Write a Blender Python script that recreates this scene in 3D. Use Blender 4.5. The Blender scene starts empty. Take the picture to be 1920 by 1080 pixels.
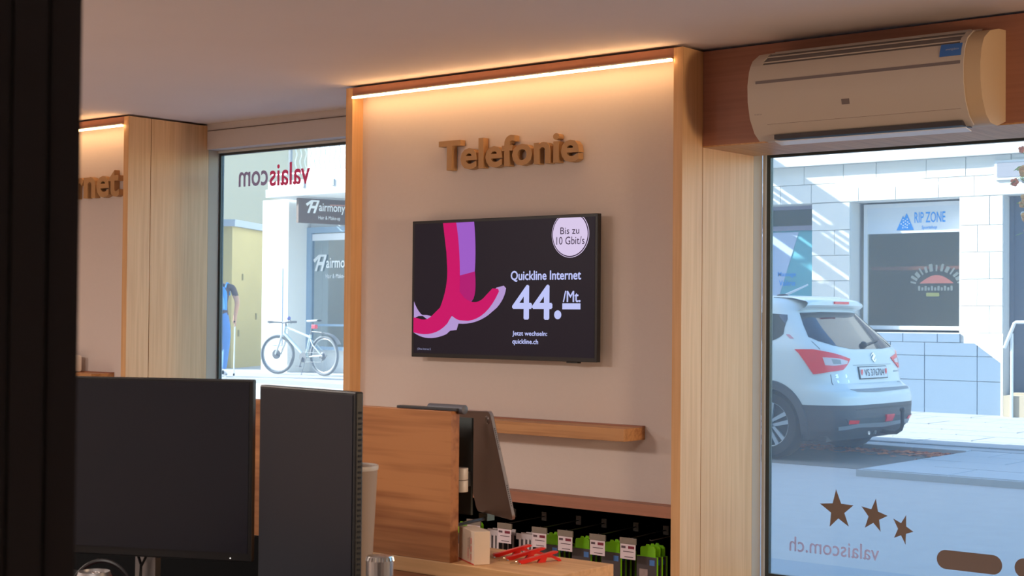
import bpy, bmesh, math, random
from math import pi, sin, cos, radians, hypot, atan2
from mathutils import Vector, Matrix
random.seed(7)
SC = bpy.context.scene
COL = SC.collection

# ------------------------------------------------------------------ camera, sky, sun, exposure
YAW, PITCH, ROLL, FPX = 0.684779, 0.0189078, 0.00844863, 2850.4
cam_d = bpy.data.cameras.new('camera')
cam = bpy.data.objects.new('camera', cam_d)
COL.objects.link(cam)
fw = Vector((-sin(YAW)*cos(PITCH), cos(YAW)*cos(PITCH), sin(PITCH)))
r0 = Vector((cos(YAW), sin(YAW), 0)); u0 = r0.cross(fw)
rr = r0*cos(ROLL) + u0*sin(ROLL); uu = u0*cos(ROLL) - r0*sin(ROLL)
cam.matrix_world = Matrix(((rr.x, uu.x, -fw.x, 0), (rr.y, uu.y, -fw.y, 0), (rr.z, uu.z, -fw.z, 1.5), (0, 0, 0, 1)))
cam_d.sensor_width = 36.0
cam_d.lens = FPX*36.0/1920.0
cam_d.clip_start = 0.05; cam_d.clip_end = 500
cam_d.dof.use_dof = True
cam_d.dof.focus_distance = 5.6
cam_d.dof.aperture_fstop = 14.0
SC.camera = cam

world = bpy.data.worlds.new('sky'); SC.world = world
world.use_nodes = True
nt = world.node_tree
for n in list(nt.nodes): nt.nodes.remove(n)
sky = nt.nodes.new('ShaderNodeTexSky'); sky.sky_type = 'NISHITA'
sky.sun_disc = False
SUN_DIR = Vector((1.0, 0.46, -0.65)).normalized()      # direction in which the sunlight travels
sky.sun_elevation = math.asin(-SUN_DIR.z)
sky.sun_rotation = atan2(-SUN_DIR.x, -SUN_DIR.y)
bg = nt.nodes.new('ShaderNodeBackground'); out = nt.nodes.new('ShaderNodeOutputWorld')
bg.inputs['Strength'].default_value = 0.62
hsv = nt.nodes.new('ShaderNodeHueSaturation'); hsv.inputs['Saturation'].default_value = 1.25
nt.links.new(sky.outputs[0], hsv.inputs['Color']); nt.links.new(hsv.outputs[0], bg.inputs[0]); nt.links.new(bg.outputs[0], out.inputs[0])

sun_l = bpy.data.lights.new('sun', 'SUN'); sun_l.energy = 13.0; sun_l.angle = radians(0.6); sun_l.color = (1.0, 0.98, 0.94)
sun_o = bpy.data.objects.new('sun', sun_l); COL.objects.link(sun_o)
sun_o.rotation_euler = SUN_DIR.to_track_quat('-Z', 'Y').to_euler()
sun_o.location = (0, 0, 30)

def area(name, loc, direction, sx, sy, power, color):
    l = bpy.data.lights.new(name, 'AREA'); l.shape = 'RECTANGLE'; l.size = sx; l.size_y = sy; l.energy = power; l.color = color
    o = bpy.data.objects.new(name, l); COL.objects.link(o); o.location = loc
    o.rotation_euler = Vector(direction).to_track_quat('-Z', 'Y').to_euler()
    return o
WARM = (1.0, 0.88, 0.80)
# ceiling lamps of the shop (behind and beside the viewpoint, outside the frame)
area('ceiling_lamp', (-1.6, 0.7, 2.44), (0, 0, -1), 0.6, 0.6, 34, WARM)
area('ceiling_lamp', (-4.6, 0.8, 2.44), (0, 0, -1), 0.6, 0.6, 80, WARM)
area('ceiling_lamp', (-6.6, 0.4, 2.44), (0, 0, -1), 0.6, 0.6, 85, WARM)
wl_ = area('warm_fill', (1.85, 3.3, 1.45), (-1, 0.10, 0.0), 0.5, 0.5, 17, (1.0, 0.70, 0.44)); wl_.data.spread = radians(70)  # unseen warm fill, added to light pillar sides and air conditioner

SC.view_settings.view_transform = 'Standard'
SC.view_settings.look = 'None'
SC.view_settings.gamma = 1.0
SC.view_settings.use_curve_mapping = False
SC.view_settings.exposure = 0.0

# ------------------------------------------------------------------ materials
def lin(c):
    return tuple((x/12.92 if x <= 0.04045 else ((x+0.055)/1.055)**2.4) for x in (v/255.0 for v in c))
MATS = {}
def mat(name, rgb, rough=0.6, metal=0.0, noise=0.0, nscale=20.0, bump=0.0, emit=0.0, spec=None, stretch=(1, 1, 1), emit_rgb=None):
    if name in MATS: return MATS[name]
    m = bpy.data.materials.new(name); m.use_nodes = True
    t = m.node_tree; b = t.nodes['Principled BSDF']
    c = lin(rgb) + (1,)
    b.inputs['Base Color'].default_value = c
    b.inputs['Roughness'].default_value = rough; b.inputs['Metallic'].default_value = metal
    if spec is not None: b.inputs['Specular IOR Level'].default_value = spec
    if emit:
        b.inputs['Emission Color'].default_value = (lin(emit_rgb) if emit_rgb else lin(rgb)) + (1,)
        b.inputs['Emission Strength'].default_value = emit
    if noise or bump:
        tc = t.nodes.new('ShaderNodeTexCoord'); mp = t.nodes.new('ShaderNodeMapping'); mp.inputs['Scale'].default_value = stretch
        nz = t.nodes.new('ShaderNodeTexNoise'); nz.inputs['Scale'].default_value = nscale; nz.inputs['Detail'].default_value = 5
        t.links.new(tc.outputs['Object'], mp.inputs[0]); t.links.new(mp.outputs[0], nz.inputs['Vector'])
        if noise:
            mx = t.nodes.new('ShaderNodeMix'); mx.data_type = 'RGBA'
            mx.inputs[6].default_value = tuple(x*(1-noise) for x in c[:3])+(1,)
            mx.inputs[7].default_value = tuple(min(1, x*(1+noise)) for x in c[:3])+(1,)
            t.links.new(nz.outputs['Fac'], mx.inputs[0]); t.links.new(mx.outputs[2], b.inputs['Base Color'])
        if bump:
            bp = t.nodes.new('ShaderNodeBump'); bp.inputs['Strength'].default_value = bump; bp.inputs['Distance'].default_value = 0.01
            t.links.new(nz.outputs['Fac'], bp.inputs['Height']); t.links.new(bp.outputs[0], b.inputs['Normal'])
    MATS[name] = m
    return m
def wood(name, rgb_a, rgb_b, axis, rough=0.45, scale=1.0, wave=0.0):
    """oak veneer: fine pores stretched along the grain axis over broad cathedral figure"""
    if name in MATS: return MATS[name]
    m = bpy.data.materials.new(name); m.use_nodes = True
    t = m.node_tree; b = t.nodes['Principled BSDF']; b.inputs['Roughness'].default_value = rough
    tc = t.nodes.new('ShaderNodeTexCoord')
    def stretched(k, g):
        mp = t.nodes.new('ShaderNodeMapping'); s = [k*scale]*3; s[axis] = g*scale; mp.inputs['Scale'].default_value = s
        t.links.new(tc.outputs['Object'], mp.inputs[0]); return mp
    n1 = t.nodes.new('ShaderNodeTexNoise'); n1.inputs['Scale'].default_value = 1.0; n1.inputs['Detail'].default_value = 6; n1.inputs['Distortion'].default_value = 0.3
    t.links.new(stretched(70, 2.2).outputs[0], n1.inputs['Vector'])
    n2 = t.nodes.new('ShaderNodeTexNoise'); n2.inputs['Scale'].default_value = 1.0; n2.inputs['Detail'].default_value = 3; n2.inputs['Distortion'].default_value = 0.8
    t.links.new(stretched(6.5, 1.3).outputs[0], n2.inputs['Vector'])
    mult = t.nodes.new('ShaderNodeMath'); mult.operation = 'MULTIPLY'; mult.inputs[1].default_value = 14.0
    t.links.new(n2.outputs['Fac'], mult.inputs[0])
    sn = t.nodes.new('ShaderNodeMath'); sn.operation = 'SINE'; t.links.new(mult.outputs[0], sn.inputs[0])
    a = t.nodes.new('ShaderNodeMath'); a.operation = 'MULTIPLY_ADD'; a.inputs[1].default_value = wave; a.inputs[2].default_value = 0.0
    t.links.new(sn.outputs[0], a.inputs[0])
    ad = t.nodes.new('ShaderNodeMath'); ad.operation = 'ADD'; t.links.new(a.outputs[0], ad.inputs[0]); t.links.new(n1.outputs['Fac'], ad.inputs[1])
    cr = t.nodes.new('ShaderNodeValToRGB')
    cr.color_ramp.elements[0].position = 0.32; cr.color_ramp.elements[0].color = lin(rgb_b)+(1,)
    cr.color_ramp.elements[1].position = 0.66; cr.color_ramp.elements[1].color = lin(rgb_a)+(1,)
    t.links.new(ad.outputs[0], cr.inputs[0]); t.links.new(cr.outputs[0], b.inputs['Base Color'])
    bp = t.nodes.new('ShaderNodeBump'); bp.inputs['Strength'].default_value = 0.08; bp.inputs['Distance'].default_value = 0.002
    t.links.new(n1.outputs['Fac'], bp.inputs['Height']); t.links.new(bp.outputs[0], b.inputs['Normal'])
    MATS[name] = m
    return m
def glass(name, tint, gloss=0.06, veil=0.05):
    """window glass: clear, faintly reflecting, with a milky translucent veil mixed in"""
    if name in MATS: return MATS[name]
    m = bpy.data.materials.new(name); m.use_nodes = True; t = m.node_tree
    for n in list(t.nodes): t.nodes.remove(n)
    o = t.nodes.new('ShaderNodeOutputMaterial'); tr = t.nodes.new('ShaderNodeBsdfTransparent'); tr.inputs[0].default_value = tint+(1,)
    gl = t.nodes.new('ShaderNodeBsdfGlossy'); gl.inputs['Roughness'].default_value = 0.02
    tl = t.nodes.new('ShaderNodeBsdfTranslucent'); tl.inputs[0].default_value = (0.9, 0.95, 1, 1)
    m1 = t.nodes.new('ShaderNodeMixShader'); m1.inputs[0].default_value = gloss
    m2 = t.nodes.new('ShaderNodeMixShader'); m2.inputs[0].default_value = veil
    t.links.new(tr.outputs[0], m1.inputs[1]); t.links.new(gl.outputs[0], m1.inputs[2])
    t.links.new(m1.outputs[0], m2.inputs[1]); t.links.new(tl.outputs[0], m2.inputs[2]); t.links.new(m2.outputs[0], o.inputs[0])
    MATS[name] = m
    return m
def vinyl(name, rgb, k=0.45):
    """thin adhesive film that lets some daylight through"""
    m = mat(name, rgb, 0.6, noise=0.02); t = m.node_tree; b = t.nodes['Principled BSDF']; o = t.nodes['Material Output']
    tl = t.nodes.new('ShaderNodeBsdfTranslucent'); tl.inputs[0].default_value = lin(rgb)+(1,)
    mx = t.nodes.new('ShaderNodeMixShader'); mx.inputs[0].default_value = k
    t.links.new(b.outputs[0], mx.inputs[1]); t.links.new(tl.outputs[0], mx.inputs[2]); t.links.new(mx.outputs[0], o.inputs[0])
    return m

OAK_V = wood('oak_vertical', (222, 176, 126), (208, 160, 110), 2, wave=0.03)
OAK_X = wood('oak_horizontal', (194, 142, 92), (162, 110, 66), 0, wave=0.12)
OAK_LIT = wood('oak_top_lit', (232, 180, 124), (208, 152, 98), 0, wave=0.10)  # lighter copy of the oak, top light put into the colour
OAK_Y = wood('oak_depth', (206, 158, 106), (184, 134, 84), 1, wave=0.05)
OAK_SHADE = wood('oak_shade', (164, 111, 88), (152, 101, 79), 0, wave=0.03)  # dark reddish oak copy, the beam's shade put into the colour
OAK_PANEL_SHADE = wood('oak_panel_shade', (184, 120, 70), (146, 86, 44), 0, wave=0.16)  # darker copy of the oak, dimmer light on the panel put into the colour
WALLW = mat('wall_paint', (214, 202, 196), 0.85, noise=0.02, nscale=60, bump=0.05)
CEILM = mat('ceiling_paint', (224, 214, 214), 0.9, noise=0.03, nscale=3)
GREYP = mat('grey_paint', (206, 196, 192), 0.7, noise=0.02, nscale=30)
FLOORM = wood('floor_oak', (196, 178, 160), (176, 158, 138), 0, wave=0.05)
BLACK = mat('black_plastic', (20, 20, 23), 0.42, noise=0.1, nscale=60)
BLACKM = mat('black_matt', (24, 23, 26), 0.75, noise=0.1, nscale=40)
WHITEP = mat('white_plastic', (226, 216, 208), 0.4, noise=0.01)
STEEL = mat('brushed_steel', (196, 194, 192), 0.25, 1.0, noise=0.06, nscale=60, stretch=(1, 1, 14))
CHROME = mat('chrome', (225, 225, 225), 0.12, 1.0, noise=0.02)
ALU = mat('aluminium', (178, 176, 176), 0.4, 1.0, noise=0.04, nscale=80)

# ------------------------------------------------------------------ object helpers
def tag(o, label=None, cat=None, group=None, kind=None):
    if label: o['label'] = label
    if cat: o['category'] = cat
    if group: o['group'] = group
    if kind: o['kind'] = kind
    return o
def root(name, loc, label, cat, group=None):
    o = bpy.data.objects.new(name, None); COL.objects.link(o); o.location = loc; o.empty_display_size = 0.05
    return tag(o, label, cat, group)
def wloc(o):
    v = Vector(o.location)
    while o.parent: o = o.parent; v += Vector(o.location)
    return v
class B:
    """collects shapes given in world coordinates into one mesh"""
    def __init__(s): s.v = []; s.f = []; s.M = None
    def add(s, vs, fs):
        k = len(s.v)
        s.v += [tuple(s.M @ Vector(p)) if s.M else tuple(p) for p in vs]
        s.f += [tuple(i+k for i in f) for f in fs]; return s
    def box(s, x0, x1, y0, y1, z0, z1, bev=0.0):
        if x1 < x0: x0, x1 = x1, x0
        if y1 < y0: y0, y1 = y1, y0
        if z1 < z0: z0, z1 = z1, z0
        if bev <= 0:
            return s.add([(x0,y0,z0),(x1,y0,z0),(x1,y1,z0),(x0,y1,z0),(x0,y0,z1),(x1,y0,z1),(x1,y1,z1),(x0,y1,z1)],
                         [(0,3,2,1),(4,5,6,7),(0,1,5,4),(1,2,6,5),(2,3,7,6),(3,0,4,7)])
        bm = bmesh.new(); bmesh.ops.create_cube(bm, size=1.0)
        for v in bm.verts: v.co = Vector(((x0+x1)/2+v.co.x*(x1-x0), (y0+y1)/2+v.co.y*(y1-y0), (z0+z1)/2+v.co.z*(z1-z0)))
        bmesh.ops.bevel(bm, geom=list(bm.edges), offset=bev, segments=2, affect='EDGES', profile=0.5)
        bm.verts.index_update()
        s.add([tuple(v.co) for v in bm.verts], [tuple(v.index for v in f.verts) for f in bm.faces]); bm.free(); return s
    def tube(s, pts, r, n=8, cap=True, closed=False):
        pts = [Vector(p) for p in pts]; N = len(pts); vs = []; fs = []
        R = r if isinstance(r, (list, tuple)) else [r]*N
        up = Vector((0, 0, 1)); prev = None
        for i, p in enumerate(pts):
            if closed: t = pts[(i+1) % N]-pts[i-1]
            else: t = pts[min(i+1, N-1)]-pts[max(i-1, 0)]
            t.normalize()
            if prev is None:
                a = t.cross(up)
                if a.length < 1e-3: a = t.cross(Vector((1, 0, 0)))
            else: a = prev - t*prev.dot(t)
            a.normalize(); prev = a; b = t.cross(a)
            for k in range(n):
                w = 2*pi*k/n; vs.append(p+(a*cos(w)+b*sin(w))*R[i])
        M = N if closed else N-1
        for i in range(M):
            j = (i+1) % N
            for k in range(n):
                fs.append((i*n+k, i*n+(k+1) % n, j*n+(k+1) % n, j*n+k))
        if cap and not closed:
            fs.append(tuple(range(n-1, -1, -1))); fs.append(tuple((N-1)*n+k for k in range(n)))
        return s.add(vs, fs)
    def lathe(s, c, prof, n=24, axis='z', cap=True):
        vs = []; fs = []
        for (r, h) in prof:
            for k in range(n):
                w = 2*pi*k/n; a, b = r*cos(w), r*sin(w)
                vs.append({'z': (c[0]+a, c[1]+b, c[2]+h), 'x': (c[0]+h, c[1]+a, c[2]+b), 'y': (c[0]+b, c[1]+h, c[2]+a)}[axis])
        for i in range(len(prof)-1):
            for k in range(n): fs.append((i*n+k, i*n+(k+1) % n, (i+1)*n+(k+1) % n, (i+1)*n+k))
        if cap:
            fs.append(tuple(range(n-1, -1, -1))); fs.append(tuple((len(prof)-1)*n+k for k in range(n)))
        return s.add(vs, fs)
    def prism(s, poly, o, ux, uy, depth):
        """outline poly in the plane o + ux*a + uy*b, pushed by depth along ux x uy"""
        o, ux, uy = Vector(o), Vector(ux), Vector(uy); nn = ux.cross(uy).normalized()*depth; n = len(poly)
        vs = [o+ux*a+uy*b for a, b in poly]+[o+ux*a+uy*b+nn for a, b in poly]
        fs = [tuple(range(n-1, -1, -1)), tuple(range(n, 2*n))]+[(i, (i+1) % n, n+(i+1) % n, n+i) for i in range(n)]
        return s.add(vs, fs)
    def sphere(s, c, r, nu=14, nv=8, sc=(1, 1, 1)):
        vs = []; fs = []
        for i in range(nv+1):
            a = pi*i/nv
            for k in range(nu):
                w = 2*pi*k/nu; vs.append((c[0]+r*sc[0]*sin(a)*cos(w), c[1]+r*sc[1]*sin(a)*sin(w), c[2]+r*sc[2]*cos(a)))
        for i in range(nv):
            for k in range(nu): fs.append((i*nu+k, (i+1)*nu+k, (i+1)*nu+(k+1) % nu, i*nu+(k+1) % nu))
        return s.add(vs, fs)
    def grid(s, fn, nu, nv):
        k = [fn(i/nu, j/nv) for j in range(nv+1) for i in range(nu+1)]
        return s.add(k, [(j*(nu+1)+i, j*(nu+1)+i+1, (j+1)*(nu+1)+i+1, (j+1)*(nu+1)+i) for j in range(nv) for i in range(nu)])
    def obj(s, name, m, parent=None, smooth=False, label=None, cat=None, group=None, kind=None, bevel=0.0, origin=None):
        me = bpy.data.meshes.new(name)
        off = wloc(parent) if parent else Vector((0, 0, 0))
        if origin is not None: off = off + Vector(origin) - (off if parent is None else off)
        me.from_pydata([tuple(Vector(v)-off) for v in s.v], [], s.f)
        bm = bmesh.new(); bm.from_mesh(me); bmesh.ops.remove_doubles(bm, verts=bm.verts, dist=1e-6)
        bmesh.ops.recalc_face_normals(bm, faces=bm.faces)
        if bevel > 0:
            es = [e for e in bm.edges if len(e.link_faces) == 2 and e.calc_face_angle(0) > 0.5]
            bmesh.ops.bevel(bm, geom=es, offset=bevel, segments=2, affect='EDGES', profile=0.5)
        if smooth:
            for f in bm.faces: f.smooth = True
            for e in bm.edges:
                if len(e.link_faces) == 2 and e.calc_face_angle(0) > radians(38): e.smooth = False
        bm.to_mesh(me); bm.free()
        me.materials.append(m)
        o = bpy.data.objects.new(name, me); COL.objects.link(o)
        if parent: o.parent = parent
        if origin is not None and parent is None: o.location = off
        return tag(o, label, cat, group, kind)
def struct(name, b, m, parent=None, **k):
    o = b.obj(name, m, parent, **k)
    if parent is None: o['kind'] = 'structure'
    return o
def sroot(name, loc):
    o = bpy.data.objects.new(name, None); COL.objects.link(o); o.location = loc; o['kind'] = 'structure'; return o
def copy_tree(o, loc=None, parent=None):
    c = o.copy(); COL.objects.link(c)
    if parent: c.parent = parent
    if loc is not None: c.location = loc
    for ch in list(o.children): copy_tree(ch, None, c)
    return c

# ------------------------------------------------------------------ lettering
def glyph_mesh(body, bold=0.0, shear=0.0, extrude=0.0, size=1.0, res=3):
    cu = bpy.data.curves.new('t', 'FONT'); cu.body = body; cu.offset = bold; cu.shear = shear; cu.extrude = extrude; cu.size = size; cu.resolution_u = res
    o = bpy.data.objects.new('t', cu); COL.objects.link(o)
    dg = bpy.context.evaluated_depsgraph_get(); ev = o.evaluated_get(dg); me = ev.to_mesh()
    v = [tuple(p.co) for p in me.vertices]; f = [tuple(p.vertices) for p in me.polygons]
    ev.to_mesh_clear(); bpy.data.objects.remove(o); bpy.data.curves.remove(cu)
    return v, f
def place_text(b, body, o, ux, uy, w, h, bold=0.0, shear=0.0, depth=0.0, fit_h_of=None, base=0.0, fat=0.0):
    """text fitted into w x h with its lower left corner at o, reading along ux with uy up"""
    v, f = glyph_mesh(body, bold, shear, 0.5 if depth else 0.0)
    xs = [p[0] for p in v]; ys = [p[1] for p in v]
    if fit_h_of:
        v2, _ = glyph_mesh(fit_h_of, bold); y2 = [p[1] for p in v2]; y0, y1 = min(y2), max(y2)
    else: y0, y1 = min(ys), max(ys)
    sx = w/(max(xs)-min(xs)); sy = h/(y1-y0); x0 = min(xs)
    ux, uy, o = Vector(ux), Vector(uy), Vector(o); n = ux.cross(uy)
    for (da, db) in ((0, 0), (fat, 0), (-fat, 0), (0, fat), (0, -fat)) if fat else ((0, 0),):
        b.add([o+ux*((p[0]-x0)*sx+da)+uy*((p[1]-y0)*sy+db)+n*(p[2]*depth) for p in v], f)
    return b
def text_obj(name, body, o, ux, uy, w, h, m, parent, **k):
    lab = k.pop('label', None)
    return place_text(B(), body, o, ux, uy, w, h, **k).obj(name, m, parent, label=lab)
def letters(name, body, o, ux, uy, w, h, depth, m, parent, bold=0.02, fit_h_of=None):
    """one mesh per letter"""
    v, f = glyph_mesh(body, bold); x0 = min(p[0] for p in v); x1 = max(p[0] for p in v)
    bar = max(p[0] for p in glyph_mesh('|', bold)[0])
    v2, _ = glyph_mesh(fit_h_of or body, bold); y0 = min(p[1] for p in v2); y1 = max(p[1] for p in v2)
    sx = w/(x1-x0); sy = h/(y1-y0)
    ux, uy, o = Vector(ux), Vector(uy), Vector(o); n = ux.cross(uy)
    for i, ch in enumerate(body):
        if ch == ' ': continue
        adv = max(p[0] for p in glyph_mesh(body[:i]+'|', bold)[0])-bar if i else 0.0
        gv, gf = glyph_mesh(ch, bold, 0.0, 0.5)
        B().add([o+ux*((p[0]+adv-x0)*sx)+uy*((p[1]-y0)*sy)+n*((p[2]+0.5)*depth) for p in gv], gf).obj('letter', m, parent)
PX, PZ, NX = (1, 0, 0), (0, 0, 1), (-1, 0, 0)
# ------------------------------------------------------------------ room shell
CZ = 2.487                       # ceiling height
YB, YF, YS, YC = 4.69, 4.625, 4.762, 5.13   # niche panel, niche front edge, side seam, window reveal
struct('floor', B().box(-10, 2.2, -2.2, 5.236, -0.1, 0.0), FLOORM)
struct('ceiling', B().box(-10, 2.2, -2.2, 5.236, CZ+0.004, 2.75), CEILM)
struct('wall_left', B().box(-10, -9.8, -2.2, 5.35, 0, CZ), WALLW)
struct('wall_right', B().box(2.0, 2.2, -2.2, 5.35, 0, CZ), WALLW)
struct('wall_front', B().box(-10, 2.2, -2.4, -2.2, 0, CZ), GREYP)
wb = B()
wb.box(-9.8, -6.262, YC, 5.236, 0, CZ+0.2).box(-4.69, -3.01, YC, 5.236, 0, CZ+0.2)
wb.box(-6.262, -4.69, YC-0.01, 5.236, 2.358, CZ+0.2).box(-6.262, -4.69, YC, 5.236, 0, 0.45)
wb.box(-3.01, 0.3, YC, 5.236, 2.152, CZ+0.2).box(-3.01, 0.3, YC, 5.236, 0, 0.47).box(0.3, 2.2, YC, 5.236, 0, CZ+0.2)
struct('wall_back', wb, GREYP)
struct('trim_1', B().box(-6.235, -4.715, YC-0.014, YC-0.0005-0.01, 2.452, 2.456), mat('seam_dark', (110, 96, 90), 0.8))
# storeys above the shop; their roof edge shades the street
struct('wall_street', B().box(-31, -10.01, -6, 5.24, 0, 2.76).box(-70, -37, -6, 5.24, 0, 9).box(2.21, 14, -6, 5.24, 0, 2.76), mat('render_beige', (205, 196, 180), 0.9, noise=0.05, nscale=4))
struct('wall_upper', B().box(-31, 14, -6, 5.24, 2.76, 14.3), mat('render_beige', (205, 196, 180), 0.9, noise=0.05, nscale=4))

def pier_core(x0, x1):
    return B().box(x0, x1, 4.80, YC+0.0, 0.0, CZ)

def display_niche(xl, xr, label, strip_label=None):
    """wood-framed bay: side boards, top board, painted back panel, light strip, bottom rail, dark lower recess"""
    t = root('display_niche', ((xl+xr)/2, YB, 0), label, 'wall unit')
    w = 0.039
    B().box(xl, xl+w, YF, YC, 0, CZ-0.006).obj('side_panel', OAK_V, t)
    B().box(xr-w+0.0, xr, YF, YS-0.002, 0, CZ-0.006).obj('side_panel', OAK_V, t)
    B().box(xr-w, xr, YS+0.002, YC, 0, CZ-0.006).obj('side_panel', OAK_V, t)
    B().box(xl+w, xr-w, YF, YB+0.03, 2.447, CZ-0.006).obj('top_panel', OAK_SHADE, t)
    B().box(xl+w, xr-w, YB, YB+0.02, 0.80, 2.447).obj('back_panel', WALLW, t)
    B().box(xl+w, xr-w, YF, YB+0.02, 0.776, 0.818).obj('bottom_rail', OAK_SHADE, t)
    B().box(xl+w, xr-w, 4.80, 4.82, 0.02, 0.776).obj('recess_board', BLACKM, t)
    B().box(xl+w, xr-w, YF+0.01, 4.82, 0.0, 0.02).obj('recess_floor', BLACKM, t)
    s = B().box(xl+w+0.012, xr-w-0.004, YF-0.010, YF+0.016, 2.4405, 2.4468).obj('light_strip', ALU, t, label='aluminium profile carrying the lit strip')
    LED = mat('led_glow', (255, 200, 160), 0.5, emit=LED_POWER, emit_rgb=(255, 200, 138))
    B().box(xl+w+0.012, xr-w-0.004, YF-0.016, YF-0.001, 2.432, 2.4402).obj('diffuser', LED, s, label='glowing white diffuser')
    n = 28; L = (xr-w-0.004)-(xl+w+0.012); clip = None
    for i in range(n):
        x = xl+w+0.012+L*(i+0.5)/n
        if clip is None: clip = B().box(x-0.002, x+0.002, YF-0.0166, YF-0.0035, 2.4375, 2.441).obj('clip', ALU, s); cx = x
        else:
            c = clip.copy(); COL.objects.link(c); c.parent = s; c.location = clip.location + Vector((x-cx, 0, 0))
    return t
LED_POWER = 21.0
n1 = display_niche(-4.712, -2.989, 'oak framed display bay with white panel, lit strip and the large screen')
n2 = display_niche(-7.964, -6.241, 'left oak framed display bay, mostly hidden behind the dark door frame')
struct('wall_pier', pier_core(-4.673, -3.03), BLACKM)
struct('wall_pier.001', pier_core(-7.925, -6.282), BLACKM)

# painted reveal and window frames
WFR = mat('window_frame_dark', (70, 76, 76), 0.35, 0.3, noise=0.04)
WFL = mat('window_frame_light', (205, 205, 200), 0.4, noise=0.02)
REV = mat('reveal_beige', (186, 168, 146), 0.7, noise=0.02)
PANE = glass('window_glass', (0.93, 0.985, 0.99), 0.03, 0.06)
def window(n, x0, x1, z0, z1):
    w = sroot('window_%d' % n, ((x0+x1)/2, 5.21, z0))
    yb = 5.23
    b = B()
    for (a, c, d, e) in ((x0, x0+0.012, z0, z1), (x1-0.012, x1, z0, z1), (x0+0.012, x1-0.012, z0, z0+0.012), (x0+0.012, x1-0.012, z1-0.012, z1)):
        b.box(a, c, 5.195, yb, d, e)
    b.obj('outer_frame', WFL, w)
    b = B()
    for (a, c, d, e) in ((x0+0.012, x0+0.028, z0+0.012, z1-0.012), (x1-0.028, x1-0.012, z0+0.012, z1-0.012), (x0+0.028, x1-0.028, z0+0.012, z0+0.028), (x0+0.028, x1-0.028, z1-0.024, z1-0.012)):
        b.box(a, c, 5.205, yb-0.004, d, e)
    b.obj('inner_frame', WFR, w)
    B().box(x0+0.028, x1-0.028, 5.213, 5.219, z0+0.028, z1-0.024).obj('pane', PANE, w)
    return w
w1 = window(1, -6.262+0.005, -4.69-0.005, 0.455, 2.357)
w2 = window(2, -2.985, 0.29, 0.488, 2.151)
struct('trim_2', B().box(-6.262, -6.241, YC+0.001, 5.195, 0.455, 2.357), REV)
struct('trim_3', B().box(-3.0095, -2.989, YC+0.001, 5.195, 0.488, 2.151), REV)
struct('trim_4', B().box(-2.989, 0.3, YC-0.02, 5.24, 0.465, 0.487), mat('sill_white', (215, 208, 198), 0.5))

# oak bulkhead over the right-hand window, carrying the air conditioner
bk = root('bulkhead', (-1.3, YS, 2.13), 'oak box beam in shade-dark colour above the shop window carrying the air conditioner', 'beam')
bk['kind'] = 'structure'
B().box(-2.988, 2.0, YS, YS+0.02, 2.133, CZ-0.006).obj('front_panel', OAK_SHADE, bk)
B().box(-2.988, 2.0, YS, YC-0.001, 2.128, 2.133).obj('soffit_panel', OAK_Y, bk)

# black door frame close to the viewpoint
DFR = mat('door_frame_black', (34, 31, 34), 0.6, noise=0.15, nscale=30)
d1 = sroot('door_1', (-0.8, 0.55, 0))
ang = YAW+radians(15.92)
lat = Vector((cos(ang), sin(ang), 0)); dep = Vector((-sin(ang), cos(ang), 0))
for (a, c, dd) in ((-0.017, 0.0, 0.92), (-0.0375, -0.0185, 0.917), (-0.30, -0.039, 0.92)):
    o = dep*dd
    B().prism([(a, 0.0), (c, 0.0), (c, CZ), (a, CZ)], o+dep*0.05, lat, PZ, 0.05).obj('frame_profile', DFR, d1)
B().prism([(-0.3, 0.0), (-0.012, 0.0), (-0.012, CZ), (-0.3, CZ)], dep*0.98, lat, PZ, 0.012).obj('frame_core', DFR, d1)

# ------------------------------------------------------------------ wall lettering, screen, shelf, router
LET = mat('letter_oak', (176, 136, 92), 0.5, noise=0.06, nscale=30)
t = root('wall_lettering', (-3.85, YB, 2.09), 'thick oak letters spelling Telefonie above the screen', 'sign')
letters('letter', 'Telefonie', (-4.199, YB-0.002, 2.098), PX, PZ, 0.722, 0.122, 0.032, LET, t, bold=0.024, fit_h_of='T')
t = root('wall_lettering', (-6.85, YB, 2.08), 'thick oak letters ending in rnet at the left edge, on the left bay', 'sign')
letters('letter', 'Internet', (-7.10, YB-0.002, 2.088), PX, PZ, 0.742, 0.135, 0.032, LET, t, bold=0.024, fit_h_of='t')

tv = root('television', (-3.83, YB, 1.33), 'wall-mounted black flat screen showing an internet offer', 'television')
TVB = mat('tv_black', (24, 21, 22), 0.35, noise=0.05)
x0, x1, z0, z1, yt = -4.310, -3.360, 1.331, 1.892, 4.622
B().box(x0, x1, yt, yt+0.022, z0, z1, 0.002).obj('bezel', TVB, tv)
B().box(x0+0.15, x1-0.15, yt+0.022, YB-0.0005, z0+0.1, z1-0.1).obj('wall_bracket', BLACKM, tv)
scr = B().box(x0+0.013, x1-0.013, yt-0.0012, yt+0.001, z0+0.016, z1-0.012).obj('screen', mat('screen_dark', (10, 8, 12), 0.35, spec=0.2, emit=1.0, emit_rgb=(26, 20, 30)), tv)
B().box(-3.51, -3.457, yt+0.008, yt+0.03, z0-0.006, z0+0.001).obj('receiver', BLACK, tv)
def em(name, rgb, s=1.0): return mat(name, tuple(c*0.04 for c in rgb), 0.6, spec=0.2, emit=s, emit_rgb=rgb)
PINK = em('screen_pink', (200, 14, 100)); PINK2 = em('screen_magenta_deep', (176, 24, 112)); LILAC = em('screen_lilac', (156, 92, 196)); LILP = em('screen_pale_lilac', (178, 150, 208)); STXT = em('screen_text', (190, 196, 246)); SBADGE = em('screen_badge', (216, 200, 232)); SDARK = em('screen_badge_text', (44, 26, 52))
ys = yt-0.0016
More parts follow.
